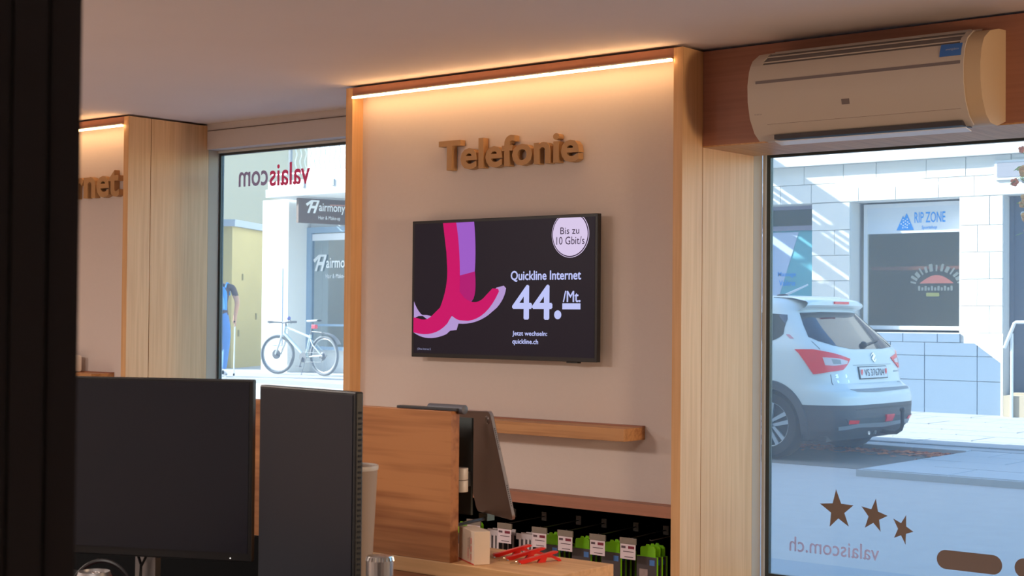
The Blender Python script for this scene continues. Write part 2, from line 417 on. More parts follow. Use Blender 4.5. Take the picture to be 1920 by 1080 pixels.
def flat(name, poly, m, parent, y, d=0.0006): return B().prism(poly, (0, y, 0), PX, PZ, d).obj(name, m, parent)
def bez(p0, p1, p2, n=10): return [((1-t)**2*p0[0]+2*t*(1-t)*p1[0]+t*t*p2[0], (1-t)**2*p0[1]+2*t*(1-t)*p1[1]+t*t*p2[1]) for t in (i/n for i in range(n+1))]
zt = z1-0.0125
# folded ribbon graphic: side faces first, front face over them
flat('ribbon_side', bez((-4.09, zt), (-4.065, 1.76), (-4.07, 1.59)) + bez((-4.01, 1.565), (-3.975, 1.55), (-3.975, 1.575), 4) + bez((-3.972, 1.62), (-3.955, 1.75), (-3.972, zt)), LILAC, scr, ys)
flat('ribbon_side', bez((-4.07, 1.66), (-4.07, 1.57), (-3.995, 1.553)) + bez((-3.972, 1.57), (-3.955, 1.60), (-3.965, 1.68), 5), PINK2, scr, ys-0.0003)
flat('ribbon_side', bez((-4.296, 1.56), (-4.27, 1.505), (-4.215, 1.485)) + bez((-4.18, 1.49), (-4.23, 1.52), (-4.296, 1.49), 5), LILP, scr, ys)
flat('ribbon_side', bez((-4.297, 1.432), (-4.22, 1.39), (-4.115, 1.427)) + bez((-4.09, 1.445), (-4.07, 1.46), (-4.07, 1.475), 4) + [(-4.13, 1.50), (-4.297, 1.47)], LILP, scr, ys)
flat('ribbon_side', bez((-4.09, 1.475), (-3.98, 1.457), (-3.895, 1.505)) + bez((-3.85, 1.535), (-3.81, 1.57), (-3.803, 1.612), 6) + [(-3.815, 1.622), (-3.852, 1.615), (-3.93, 1.53)], LILP, scr, ys)
front = [(-4.138, zt), (-4.068, zt)] + bez((-4.066, zt-0.002), (-4.04, 1.76), (-4.045, 1.60)) + bez((-4.02, 1.575), (-3.955, 1.535), (-3.905, 1.585), 8) + [(-3.872, 1.612), (-3.843, 1.61)] + bez((-3.838, 1.600), (-3.90, 1.49), (-4.0, 1.482), 8) + bez((-4.045, 1.484), (-4.07, 1.49), (-4.085, 1.503), 4) + bez((-4.11, 1.47), (-4.18, 1.408), (-4.297, 1.432), 8) + [(-4.297, 1.494)] + bez((-4.27, 1.49), (-4.225, 1.475), (-4.19, 1.505), 5) + bez((-4.15, 1.535), (-4.106, 1.62), (-4.113, 1.70), 8) + [(-4.118, 1.76)]
def concave(name, poly, m, parent, y):
    bm = bmesh.new(); vs = [bm.verts.new((a, y, c)) for a, c in poly]; es = [bm.edges.new((vs[i], vs[(i+1) % len(vs)])) for i in range(len(vs))]
    bmesh.ops.triangle_fill(bm, edges=es, use_beauty=True); bm.verts.index_update()
    return B().add([tuple(v.co) for v in bm.verts], [tuple(v.index for v in f.verts) for f in bm.faces]).obj(name, m, parent)
concave('ribbon_front', front, PINK, scr, ys-0.0014)
flat('ribbon_side', [(-4.15, 1.435), (-4.06, 1.445), (-4.04, 1.50), (-4.12, 1.50)], LILP, scr, ys)
# round badge cut by the screen edge, with a thin ring
def disc(cx, cz, r, top=None, n=48):
    pts = [(cx+r*cos(2*pi*i/n), cz+r*1.0*sin(2*pi*i/n)) for i in range(n)]
    return [(a, min(c, top)) for a, c in pts] if top else pts
flat('badge_ring', disc(-3.488, 1.816, 0.089, zt), SBADGE, scr, ys)
flat('badge_gap', disc(-3.488, 1.816, 0.0865, zt), SDARK, scr, ys-0.0008)
flat('badge', disc(-3.488, 1.816, 0.0825, zt), SBADGE, scr, ys-0.0016)
yt2 = ys-0.003
text_obj('lettering', 'Bis zu', (-3.534, yt2, 1.817), PX, PZ, 0.090, 0.026, SDARK, scr)
text_obj('lettering', '10 Gbit/s', (-3.553, yt2, 1.777), PX, PZ, 0.134, 0.030, SDARK, scr)
yt3 = ys-0.001
text_obj('lettering', 'Quickline Internet', (-3.778, yt3, 1.637), PX, PZ, 0.342, 0.042, STXT, scr, fat=0.0011)
text_obj('lettering', '44', (-3.767, yt3, 1.493), PX, PZ, 0.192, 0.128, STXT, scr, fat=0.0036)
flat('lettering', disc(-3.545, 1.509, 0.017), STXT, scr, yt3)
text_obj('lettering', '/Mt.', (-3.520, yt3, 1.558), PX, PZ, 0.082, 0.042, STXT, scr, fat=0.0011)
flat('price_bar', [(-3.523, 1.530), (-3.437, 1.530), (-3.437, 1.553), (-3.523, 1.553)], STXT, scr, yt3)
text_obj('lettering', 'Jetzt wechseln:', (-3.768, yt3, 1.422), PX, PZ, 0.172, 0.022, STXT, scr, fat=0.0006)
text_obj('lettering', 'quickline.ch', (-3.768, yt3, 1.389), PX, PZ, 0.128, 0.024, STXT, scr, fat=0.0006)
text_obj('lettering', '(Ohne Internet S.', (-4.274, yt3, 1.358), PX, PZ, 0.076, 0.011, em('screen_small_text', (150, 152, 190)), scr)

t = root('wall_shelf', (-3.6, YB, 1.05), 'narrow oak ledge on the white wall below the large screen', 'shelf')
B().box(-4.42, -3.186, 4.552, YB-0.0005, 1.048, 1.095, 0.002).obj('board', OAK_X, t)
B().box(-4.42, -3.186, YB-0.022, YB-0.001, 1.095, 1.100).obj('back_lip', OAK_SHADE, t)

t = root('wall_shelf', (-7.1, YB, 1.20), 'narrow oak ledge in the left bay, under the white box', 'shelf')
B().box(-7.88, -6.42, 4.552, YB-0.0005, 1.150, 1.197, 0.002).obj('board', OAK_X, t)
B().box(-7.88, -6.42, YB-0.022, YB-0.001, 1.197, 1.202).obj('back_lip', OAK_SHADE, t)
t = root('router', (-6.72, 4.63, 1.197), 'upright white rounded box on the left ledge beside the dark door frame', 'router')
B().box(-6.80, -6.642, 4.60, 4.655, 1.198, 1.285, 0.012).obj('housing', WHITEP, t, smooth=True)
B().box(-6.74, -6.69, 4.598, 4.601, 1.268, 1.272).obj('status_light', mat('grey_plastic', (120, 112, 108), 0.5), t)

# ------------------------------------------------------------------ air conditioner
ac = root('air_conditioner', (-2.27, YS, 2.13), 'white wall-mounted air conditioner with blue sticker on the oak beam', 'air conditioner')
ACW = mat('ac_white', (196, 184, 172), 0.45, noise=0.01); ACS = mat('ac_side_lit', (204, 176, 140), 0.5); ACG = mat('ac_grey', (118, 108, 108), 0.5)  # body side tinted orange for the warm light falling on it
prof = [(0.0, 2.138), (0.07, 2.118), (0.125, 2.122), (0.16, 2.145), (0.19, 2.19), (0.205, 2.245), (0.207, 2.30), (0.198, 2.345), (0.188, 2.366), (0.175, 2.385), (0.13, 2.412), (0.06, 2.428), (0.0, 2.432)]
def acprism(x0, x1, prf, name, m, grow=0.0, **k):
    return B().prism([(YS-d-0.001, z) for d, z in prf], (x0, 0, 0), (0, 1, 0), PZ, x1-x0).obj(name, m, ac, **k)
acprism(-2.672, -1.852, prof, 'body', ACS, smooth=True)
def acskin(x0, x1, i0, i1, off, name, m, base=0.0005, P=None):
    P = P or prof[i0:i1+1]; b = B(); vs = []
    for dlt in (base, off):
        for (d, z) in P:
            k = Vector((d-0.07, z-2.27)).normalized()
            for x in (x0, x1): vs.append((x, YS-d-0.001-k.x*dlt, z+k.y*dlt))
    n = len(P); f = []
    for L in (0, 2*n):
        for i in range(n-1): f.append((L+2*i, L+2*i+1, L+2*i+3, L+2*i+2))
    for i in range(n-1):
        for q in (0, 1): f.append((2*i+q, 2*i+2+q, 2*n+2*i+2+q, 2*n+2*i+q))
    for i in (0, n-1): f.append((2*i, 2*i+1, 2*n+2*i+1, 2*n+2*i))
    return b.add(vs, f).obj(name, m, ac, smooth=True)
acskin(-2.676, -1.905, 2, 8, 0.006, 'front_panel', ACW)
acskin(-2.63, -1.925, 8, 11, 0.002, 'intake', mat('ac_intake', (120, 112, 110), 0.6))
acskin(-2.676, -2.63, 8, 11, 0.006, 'intake_end', ACW); acskin(-1.925, -1.905, 8, 11, 0.006, 'intake_end', ACW)
for i in range(5):
    k = i/4.0; d = 0.178-0.108*k; z = 2.377+0.050*(1-(1-k)**2)
    B().box(-2.63, -1.925, YS-d-0.008, YS-d+0.003, z, z+0.004).obj('grille_slat', ACW, ac)
B().box(-2.645, -1.915, YS-0.2135, YS-0.204, 2.300, 2.313).obj('groove', ACG, ac, label='grey groove across the front')
B().box(-2.60, -1.93, YS-0.162, YS-0.08, 2.1165, 2.1315).obj('outlet', mat('ac_dark', (60, 54, 56), 0.5), ac, label='dark air outlet slot')
M0 = Matrix.Translation((0, YS-0.152, 2.1285)) @ Matrix.Rotation(radians(-10), 4, 'X')
b = B(); b.M = M0; b.box(-2.60, -1.92, 0.0, 0.045, -0.021, -0.018).obj('louvre', mat('ac_louvre', (236, 238, 240), 0.15), ac, label='pale louvre flap')
for zz, dd in ((2.187, 0.1915), (2.166, 0.178)):
    B().box(-2.615, -1.925, YS-dd-0.0045, YS-dd, zz, zz+0.0016).obj('panel_seam', mat('seam_brown', (90, 58, 44), 0.6), ac)
stk = acskin(-1.985, -1.915, 0, 2, 0.0078, 'sticker', mat('sticker_blue', (58, 112, 190), 0.5), base=0.0063, P=[(0.2015, 2.328), (0.198, 2.345), (0.188, 2.366)])
stk['label'] = 'small blue sticker'
b = B(); o = Vector((-1.971+0.008, YS-0.2105+0.008*0, 2.351)); place_text(b, 'energybox', (-1.966, YS-0.2072, 2.3475), PX, (0, 0.43, 0.903), 0.044, 0.010); b.obj('sticker_lettering', mat('sticker_white', (190, 200, 220), 0.6), stk)
text_obj('maker_lettering', 'FUJITSU', (-2.655, YS-0.1985, 2.196), PX, (0, -0.3, 0.95), 0.028, 0.007, ACG, ac)
dsp = acskin(-2.325, -2.297, 0, 1, 0.0070, 'display', ACG, base=0.006, P=[(0.1955, 2.212), (0.2005, 2.2285)]); dsp['label'] = 'small grey display'
# ------------------------------------------------------------------ hanging goods in the recess under the niche
TAGC = mat('tag_clip', (128, 120, 112), 0.25, 0.4, noise=0.03); TAGW = mat('tag_card', (222, 206, 214), 0.6, noise=0.01); TAGR = mat('tag_maroon', (120, 22, 48), 0.6); TAGT = mat('tag_ink', (90, 70, 80), 0.6)
WIRE = mat('hook_wire', (70, 66, 64), 0.35, 0.8, noise=0.03)
PKD = mat('pack_card', (66, 58, 62), 0.45, noise=0.1, nscale=30); PKG = mat('pack_green', (118, 190, 16), 0.4, noise=0.05); PKW = mat('pack_white', (206, 196, 200), 0.45, noise=0.02); PKB = mat('pack_blue', (70, 120, 190), 0.5); PKP = mat('pack_print', (150, 132, 130), 0.5, noise=0.3, nscale=60)
def make_hook():
    t = root('display_hook', (0, 4.80, 0.70), 'x', 'hook')
    B().tube([(0, 4.7995, 0.705), (0, 4.56, 0.700), (0, 4.553, 0.704)], 0.0022, 6).obj('wire', WIRE, t)
    B().box(-0.012, 0.012, 4.794, 4.7995, 0.688, 0.722).obj('back_plate', WIRE, t)
    return t
def make_tag():
    t = root('price_tag', (0, 4.55, 0.70), 'x', 'price tag')
    B().box(-0.036, 0.036, 4.545, 4.551, 0.680, 0.703, 0.001).obj('clip', TAGC, t, label='glossy grey clip')
    c = B().box(-0.033, 0.033, 4.546, 4.548, 0.626, 0.681).obj('card', TAGW, t)
    B().box(0.002, 0.028, 4.5452, 4.5462, 0.664, 0.674).obj('maroon_mark', TAGR, c)
    B().box(-0.028, -0.010, 4.5452, 4.5462, 0.665, 0.673).obj('print_line', TAGT, c)
    B().box(-0.020, 0.026, 4.5452, 4.5462, 0.652, 0.6545).obj('print_line', TAGT, c)
    B().box(-0.014, 0.024, 4.5452, 4.5462, 0.633, 0.6355).obj('print_line', TAGT, c)
    return t
def make_pack(green):
    edge = PKG if green else PKW
    t = root('accessory_pack', (0, 4.585, 0.70), 'x', 'pack')
    if green:
        B().prism([(-0.030, 0.642), (0.034, 0.642), (0.034, 0.676), (0.026, 0.684), (0.010, 0.684), (0.006, 0.690), (-0.004, 0.690), (-0.008, 0.682), (-0.026, 0.680), (-0.030, 0.674)], (0, 4.590, 0), PX, PZ, 0.004).obj('hanger', PKG, t, label='bright green hanger tab')
        c = B().box(-0.043, 0.043, 4.581, 4.594, 0.475, 0.645, 0.0015).obj('case', PKD, t)
        B().box(-0.044, 0.044, 4.5835, 4.5915, 0.641, 0.6465).obj('rim', PKG, t)
        B().box(0.0425, 0.0445, 4.5835, 4.5915, 0.475, 0.6465).obj('rim', PKG, t)
        B().box(-0.030, 0.006, 4.5802, 4.5812, 0.49, 0.60).obj('print', PKP, c)
        B().box(0.014, 0.036, 4.5802, 4.5812, 0.615, 0.635).obj('mark', PKB, c)
    else:
        B().box(-0.045, 0.045, 4.586, 4.590, 0.648, 0.672).obj('hanger', PKW, t, label='white hanger strip')
        c = B().box(-0.028, 0.040, 4.581, 4.594, 0.475, 0.650, 0.0015).obj('case', PKD, t)
        for xx in (-0.026, -0.004, 0.016, 0.034):
            B().box(xx, xx+0.009, 4.5795, 4.5812, 0.475, 0.655).obj('rim', PKW, t)
    return t
hook0 = make_hook(); tag0 = make_tag(); pg0 = make_pack(True); pw0 = make_pack(False)
used = set()
def put(o, loc, label, group):
    c = o if o.name not in used else copy_tree(o)
    used.add(o.name); c.location = loc; c['label'] = label; c['group'] = group
    return c
ORD = ['first', 'second', 'third', 'fourth', 'fifth', 'sixth', 'seventh']
HX = [-3.897, -3.740, -3.569, -3.446, -3.297, -3.161, -3.070]
for i, x in enumerate(HX):
    g = i >= 3 or i == 0
    nm = ORD[i]
    put(hook0, (x, 4.80, 0.70), '%s wire hook from the left in the dark recess below the screen' % nm, 'wire hooks under the display bay')
    if i < 6:
        put(tag0, (x, 4.55, 0.70), ['price tag partly hidden behind the white card box', 'price tag above white packs, just right of the tablet corner', 'price tag over the second white pack, left of the green packs', 'price tag over the leftmost green pack', 'price tag over the second green pack from the left', 'price tag over the third green pack, last tag to the right'][i], 'price tags on the hooks')
    n = 4 if i < 6 else 3
    for k in range(n):
        lab = ('green edged' if g else 'white edged') + ' accessory pack hanging %s on the %s hook from the left' % (['frontmost', 'second', 'third', 'fourth'][k], nm)
        put(pg0 if g else pw0, (x-(0.108 if i < 6 else 0.04)-0.002*k, 4.595+0.034*k, 0.69-(0.002*k)), lab, 'accessory packs on hooks')

# ------------------------------------------------------------------ counter with raised panel
CT = 1.005
cn = root('counter', (-2.6, 2.4, 0), 'oak service counter with raised back panel between desk and display wall', 'counter')
B().box(-4.3, -1.776, 2.292, 2.505, CT-0.03, CT, 0.001).obj('worktop', OAK_LIT, cn)
B().box(-4.3, -1.776, 2.2935, 2.505, 0.0, CT-0.0302).obj('cabinet', OAK_PANEL_SHADE, cn)
B().box(-4.3, -2.0265, 2.2915, 2.3175, CT+0.0002, 1.3085, 0.0008).obj('raised_panel', OAK_PANEL_SHADE, cn)
dk = root('desk', (-2.6, 1.9, 0), 'dark desk carrying the two black monitors', 'desk')
B().box(-3.9, -1.55, 1.35, 2.28, 0.832, 0.86).obj('desktop', BLACKM, dk)
for xx in (-3.85, -1.62):
    for yy in (1.4, 2.2): B().box(xx, xx+0.05, yy, yy+0.05, 0, 0.832).obj('leg', BLACKM, dk)
B().box(-3.9, -2.36, 2.262, 2.28, 0.8605, 1.007).obj('divider', mat('divider_black', (7, 8, 10), 0.8, spec=0.1), dk)
B().box(-3.8, -1.7, 2.18, 2.2, 0.35, 0.83).obj('modesty_panel', BLACKM, dk)

SCRN = mat('monitor_screen_reflect', (12, 17, 30), 0.3, noise=0.1, nscale=2); BEZ = mat('monitor_bezel', (16, 16, 18), 0.45, noise=0.05)  # blue-ish reflection put into the screen base colour
def monitor(L, R, zt, zb, label, bottom_bezel, vents, stand):
    L, R = Vector(L), Vector(R); d = (R-L).normalized(); nrm = Vector((d.y, -d.x, 0)); w = (R-L).length
    mid = (L+R)/2
    t = root('monitor', (mid.x-nrm.x*0.06, mid.y-nrm.y*0.06, 0.86), label, 'monitor')
    def P(a, dp): return L+d*a-nrm*dp
    def slab(name, a0, a1, z0, z1, dp0, dp1, m, bev=0.0, **k):
        b = B(); b.M = Matrix(((d.x, -nrm.x, 0, L.x), (d.y, -nrm.y, 0, L.y), (0, 0, 1, 0), (0, 0, 0, 1)))
        return b.box(a0, a1, dp0, dp1, z0, z1, bev).obj(name, m, t, **k)
    slab('housing', 0, w, zb, zt, 0.0, 0.017, BEZ, 0.003)
    slab('screen', 0.006, w-0.008, zb+bottom_bezel, zt-0.006, -0.0012, 0.001, SCRN)
    slab('back_shell', w*0.2, w*0.8, zb+0.08, zt-0.08, 0.017, 0.055, BEZ, 0.008)
    if vents:
        for i in range(40): 
            z = zb+0.03+i*(zt-zb-0.06)/40
            if i == 0: v0 = slab('vent', w-0.0008, w+0.0008, z, z+0.004, 0.006, 0.013, BLACKM); z00 = z
            else:
                v = v0.copy(); COL.objects.link(v); v.parent = t; v.location.z = v0.location.z+(z-z00)
    if stand:
        slab('stand_column', stand, stand+0.046, 0.872, zb+0.12, 0.066, 0.09, ALU, label='silver stand column')
        slab('stand_foot', stand-0.08, stand+0.126, 0.861, 0.872, -0.02, 0.14, ALU, 0.003)
        b = B(); b.M = Matrix(((d.x, -nrm.x, 0, L.x), (d.y, -nrm.y, 0, L.y), (0, 0, 1, 0), (0, 0, 0, 1)))
        b.tube([(stand+0.012, 0.05, zb+0.03), (stand+0.014, 0.048, zb), (stand+0.022, 0.050, zb-0.025), (stand+0.018, 0.052, 0.88), (stand-0.02, 0.06, 0.866)], 0.003, 6).obj('cable', BLACKM, t)
        b = B(); b.M = Matrix(((d.x, -nrm.x, 0, L.x), (d.y, -nrm.y, 0, L.y), (0, 0, 1, 0), (0, 0, 0, 1)))
        b.tube([(stand+0.042, 0.05, zb+0.03), (stand+0.038, 0.048, zb), (stand+0.024, 0.046, zb-0.028), (stand+0.016, 0.048, 0.88), (stand+0.06, 0.06, 0.866)], 0.003, 6).obj('cable', BLACKM, t)
        slab('power_light', w-0.046, w-0.044, zb+0.006, zb+0.008, -0.001, 0.001, mat('white_led', (255, 255, 255), 0.5, emit=1.0))
    else:
        slab('stand_foot', 0.02, w-0.02, 0.861, 0.872, -0.05, 0.1, BEZ, 0.003)
        slab('stand_column', w/2-0.03, w/2+0.03, 0.872, zb+0.1, 0.033, 0.06, BEZ)
    return t
monitor((-2.887, 1.784, 0), (-2.333, 2.038, 0), 1.369, 1.003, 'large dark monitor at left beside the black door frame', 0.018, False, 0.318)
monitor((-2.246, 1.979, 0), (-1.924, 1.920, 0), 1.364, 0.92, 'narrower black monitor with vents down its right edge, in front of the counter panel', 0.02, True, 0)

# drink can, headset, bottle, white column
CANX, CANY = -2.285, 1.632
t = root('drink_can', (CANX, CANY, 0.86), 'red drinks can with silver top in front of the large monitor', 'can')
RED = mat('can_red', (196, 18, 26), 0.3, 0.3, noise=0.05)
B().lathe((CANX, CANY, 0.8605), [(0.024, 0), (0.031, 0.008), (0.033, 0.016), (0.033, 0.163), (0.0300, 0.1735)], 32).obj('body', RED, t, smooth=True)
lid = B().lathe((CANX, CANY, 0.8605), [(0.0300, 0.1735), (0.0285, 0.178), (0.0275, 0.1815), (0.0268, 0.1815), (0.0258, 0.177), (0.0, 0.1765)], 32, cap=False).obj('lid', ALU, t, smooth=True)
B().tube([(CANX+0.004+0.009*cos(a)*1.1, CANY+0.006*sin(a)+0.002, 1.0390) for a in [2*pi*i/14 for i in range(14)]], 0.0014, 6, closed=True).obj('ring_pull', CHROME, lid)
hx, hy = -2.333, 1.683
t = root('headset', (hx, hy, 0.86), 'black headset standing behind the red can', 'headset')
ax = Vector((cos(YAW), sin(YAW), 0))
arc = [Vector((hx, hy, 0.965))+ax*(0.062*cos(a))+Vector((0, 0, 0.084*sin(a))) for a in [pi*i/24 for i in range(25)]]
B().tube(arc, 0.0042, 8).obj('headband', BLACK, t, smooth=True)
for sg in (-1, 1):
    c = Vector((hx, hy, 0.913))+ax*(0.062*sg)
    e = B().tube([c-ax*0.012, c-ax*0.010, c+ax*0.010, c+ax*0.012], [0.044, 0.050, 0.050, 0.044], 20).obj('ear_cup', BLACK, t, smooth=True)
    B().tube([c+Vector((0, 0, 0.03)), c+Vector((0, 0, 0.062))], 0.005, 6).obj('yoke', BLACK, t)
t = root('bottle', (-1.822, 1.880, 0.86), 'dark bottle with faceted steel cap in front of the counter', 'bottle')
bx, by = -1.822, 1.880
B().lathe((bx, by, 0.8605), [(0.030, 0), (0.034, 0.004), (0.034, 0.150), (0.030, 0.172), (0.0215, 0.186), (0.0215, 0.200)], 28).obj('body', mat('bottle_dark', (28, 26, 26), 0.3), t, smooth=True)
cp = B().lathe((bx, by, 0.8605), [(0.0222, 0.193), (0.0236, 0.196), (0.0236, 0.222), (0.0215, 0.229), (0.012, 0.2305), (0.0, 0.2315)], 26, cap=False).obj('cap', STEEL, t)
for i in range(22):
    a = 2*pi*i/22
    B().tube([(bx+0.0222*cos(a), by+0.0222*sin(a), 0.8605+0.2275), (bx+0.0238*cos(a), by+0.0238*sin(a), 0.8605+0.221)], 0.0012, 4).obj('knurl', STEEL, cp)
vx, vy = -2.072, 2.058
t = root('tall_vase', (vx, vy, 0.86), 'tall tapered white column behind the narrower monitor', 'vase')
B().lathe((vx, vy, 0.8605), [(0.030, 0), (0.0335, 0.002), (0.050, 0.350), (0.0505, 0.353), (0.0480, 0.353), (0.046, 0.345), (0.030, 0.02)], 40, cap=False).obj('body', mat('vase_white', (188, 164, 146), 0.55), t, smooth=True)
B().lathe((vx, vy, 0.8605), [(0.0512, 0.346), (0.0518, 0.350), (0.0512, 0.3545), (0.048, 0.3545), (0.0475, 0.350)], 40, cap=False).obj('rim', WHITEP, t, smooth=True)

# tablet, its mount over the raised panel, card box, key fobs
mt = root('tablet_mount', (-2.07, 2.33, CT), 'dark grey mount hooked over the raised panel, with white swivel collar', 'mount')
DG = mat('mount_dark', (44, 44, 48), 0.5, noise=0.05); DGR = mat('mount_roll', (92, 92, 100), 0.5, noise=0.03)
B().box(-2.185, -2.02, 2.300, 2.318, 1.3088, 1.3145, 0.001).obj('top_plate', DG, mt)
b = B(); b.tube([(-2.108, 2.317, 1.312), (-2.107, 2.317, 1.312), (-2.012, 2.317, 1.312), (-2.011, 2.317, 1.312)], [0.006, 0.0095, 0.0095, 0.008], 16).obj('hinge_roll', DGR, mt, smooth=True)
B().box(-2.11, -2.033, 2.3185, 2.322, 1.08, 1.306).obj('back_plate', mat('mount_green_grey', (62, 68, 66), 0.6), mt)
b = B(); 
B().box(-2.12, -2.052, 2.385, 2.391, 1.09, 1.29).obj('arm_plate', mat('mount_green_grey', (62, 68, 66), 0.6), mt)
for k, (za, zb) in enumerate(((1.1665, 1.190), (1.1415, 1.165))):
    B().lathe((-2.0505, 2.350, za), [(0.0150, 0), (0.0155, 0.001), (0.0155, zb-za-0.001), (0.0150, zb-za)], 28).obj('swivel_collar', WHITEP, mt, smooth=True)
B().box(-2.072, -2.052, 2.3505, 2.386, 1.15, 1.18).obj('arm_link', DG, mt)

# tablet seen from behind: near short edge on the right
TR = Vector((-1.998, 2.377, 1.3065)); BR = Vector((-1.962, 2.412, 1.0845))
S = (TR-BR).normalized(); view = Vector((TR.x, TR.y, TR.z-1.5)).normalized()
side = Vector((cos(YAW), sin(YAW), 0))
Lv = (view*0.950-side*0.285); Lv = (Lv-S*Lv.dot(S)).normalized()        # long axis, pointing away
N = S.cross(Lv).normalized()
if N.dot(view) > 0: N = -N
H = (TR-BR).length; LW = 0.262; TH = 0.0065
tb = root('tablet', tuple((TR+BR)/2), 'silver tablet in landscape seen from behind, leaning beside the raised panel', 'tablet')
def rrect(w, h, r, n=6):
    p = []
    for cx, cy, a0 in ((w-r, r, -pi/2), (w-r, h-r, 0), (r, h-r, pi/2), (r, r, pi)):
        p += [(cx+r*cos(a0+pi/2*i/n), cy+r*sin(a0+pi/2*i/n)) for i in range(n+1)]
    return p
ALT = mat('tablet_back_reflect', (104, 82, 72), 0.42, 0.6, noise=0.02); ALE = mat('tablet_edge', (168, 168, 176), 0.35, 0.8, noise=0.02)  # brown of the mirrored wood put into the back's colour
def tq(name, poly, off, depth, m, par, **k):
    b = B(); b.prism(poly, BR+N*off, Lv, S, depth) if Lv.cross(S).dot(N) > 0 else b.prism(poly, BR+N*(off+depth), Lv, S, depth)
    return b.obj(name, m, par, **k)
tq('edge_band', rrect(LW, H, 0.013), -TH, TH-0.0006, ALE, tb, smooth=True, label='silver edge band')
bp = tq('back_shell', [(a+0.0008, c+0.0008) for a, c in rrect(LW-0.0016, H-0.0016, 0.0125)], -0.0007, 0.0008, ALT, tb)
tq('screen_glass', [(a+0.0008, c+0.0008) for a, c in rrect(LW-0.0016, H-0.0016, 0.0125)], -TH-0.0006, 0.0008, mat('tablet_glass', (12, 12, 14), 0.1), tb)
cc = (0.026, H-0.018)
lens = tq('camera_ring', [(cc[0]+0.0085*cos(2*pi*i/24), cc[1]+0.0085*sin(2*pi*i/24)) for i in range(24)], 0.0001, 0.0018, mat('lens_ring', (180, 172, 170), 0.3, 0.9), tb, smooth=True)
tq('lens', [(cc[0]+0.0066*cos(2*pi*i/24), cc[1]+0.0066*sin(2*pi*i/24)) for i in range(24)], 0.0019, 0.0006, mat('lens_dark', (40, 22, 20), 0.2), lens)
def edge_dot(q, zz):
    b = B(); c = BR+S*zz-N*(TH/2)-Lv*0.0003
    b.add([c+N*a+S*d for a, d in ((-0.001, -0.0012), (0.001, -0.0012), (0.001, 0.0012), (-0.001, 0.0012))], [(0, 1, 2, 3)]); return b.obj('speaker_hole', BLACK, tb)
for i in range(11):
    edge_dot(0, H-0.037-i*0.0042); edge_dot(0, 0.030+i*0.0042)
q_ = BR+Lv*0.20-N*0.004; B().box(q_.x-0.012, q_.x+0.012, q_.y-0.012, q_.y+0.012, q_.z-0.016, q_.z-0.0005).obj('cradle', mat('mount_teal', (84, 100, 98), 0.5), mt); B().tube([(q_.x, q_.y, q_.z-0.012), (-2.10, 2.388, q_.z-0.012), (-2.10, 2.388, 1.12)], 0.004, 6).obj('cradle_arm', DG, mt)

cb = root('card_box', (-2.02, 2.335, CT), 'white box of cards with red print leaning by the end of the raised panel', 'box')
CB = mat('card_white', (222, 198, 174), 0.6, noise=0.03, nscale=80, stretch=(1, 1, 1))
Cb = Vector((-1.973, 2.3035, CT+0.0004)); fx = Vector((-0.080, 0.0455, 0)).normalized(); fy = Vector((0.006, 0.0315, 0)).normalized()
zax = (Vector((0, 0, 1))+fy*0.0).normalized()
bm_ = B(); hgt = 0.066
bm_.prism([(0, 0), (0.092, 0), (0.092, hgt), (0, hgt)], Cb, fx, zax, 0.034 if fx.cross(zax).dot(fy) > 0 else -0.034); bm_.obj('carton', CB, cb, bevel=0.0008)
rx = -fx; nn_ = rx.cross(zax)
if nn_.dot(fy) > 0: nn_ = -nn_
CRED = mat('card_red', (208, 40, 32), 0.6); CGRY = mat('card_grey', (150, 120, 110), 0.6)
# print on the front face reads bottom to top
def cardtext(body, a, z, w, h, m):
    o = Cb+fx*a+Vector((0, 0, z))+nn_*0.0007
    place_text(B(), body, o, (0, 0, 1), fx, w, h).obj('lettering', m, cb)
cardtext('valais', 0.030, 0.008, 0.023, 0.0070, CRED); cardtext('com', 0.030, 0.0325, 0.017, 0.0048, CGRY)
B().prism([(0, 0), (0.024, 0), (0.024, 0.002), (0, 0.002)], Cb+fx*0.0235+Vector((0, 0, 0.029))+nn_*0.0007, (0, 0, 1), fx, 0.0002).obj('print_bar', CGRY, cb)
for k in range(3):
    o = Cb+fx*0.014+Vector((0, 0, 0.008+0.016*k))+nn_*0.0007
    B().prism([(0, 0), (0.012, 0), (0.012, 0.0028), (0, 0.0028)], o, (0, 0, 1), fx, 0.0002).obj('print_bar', CRED, cb)
B().prism([(0, 0), (0.092, 0), (0.092, 0.0022), (0, 0.0022)], Cb+nn_*0.0004, fx, zax, 0.0003).obj('base_stripe', CRED, cb)

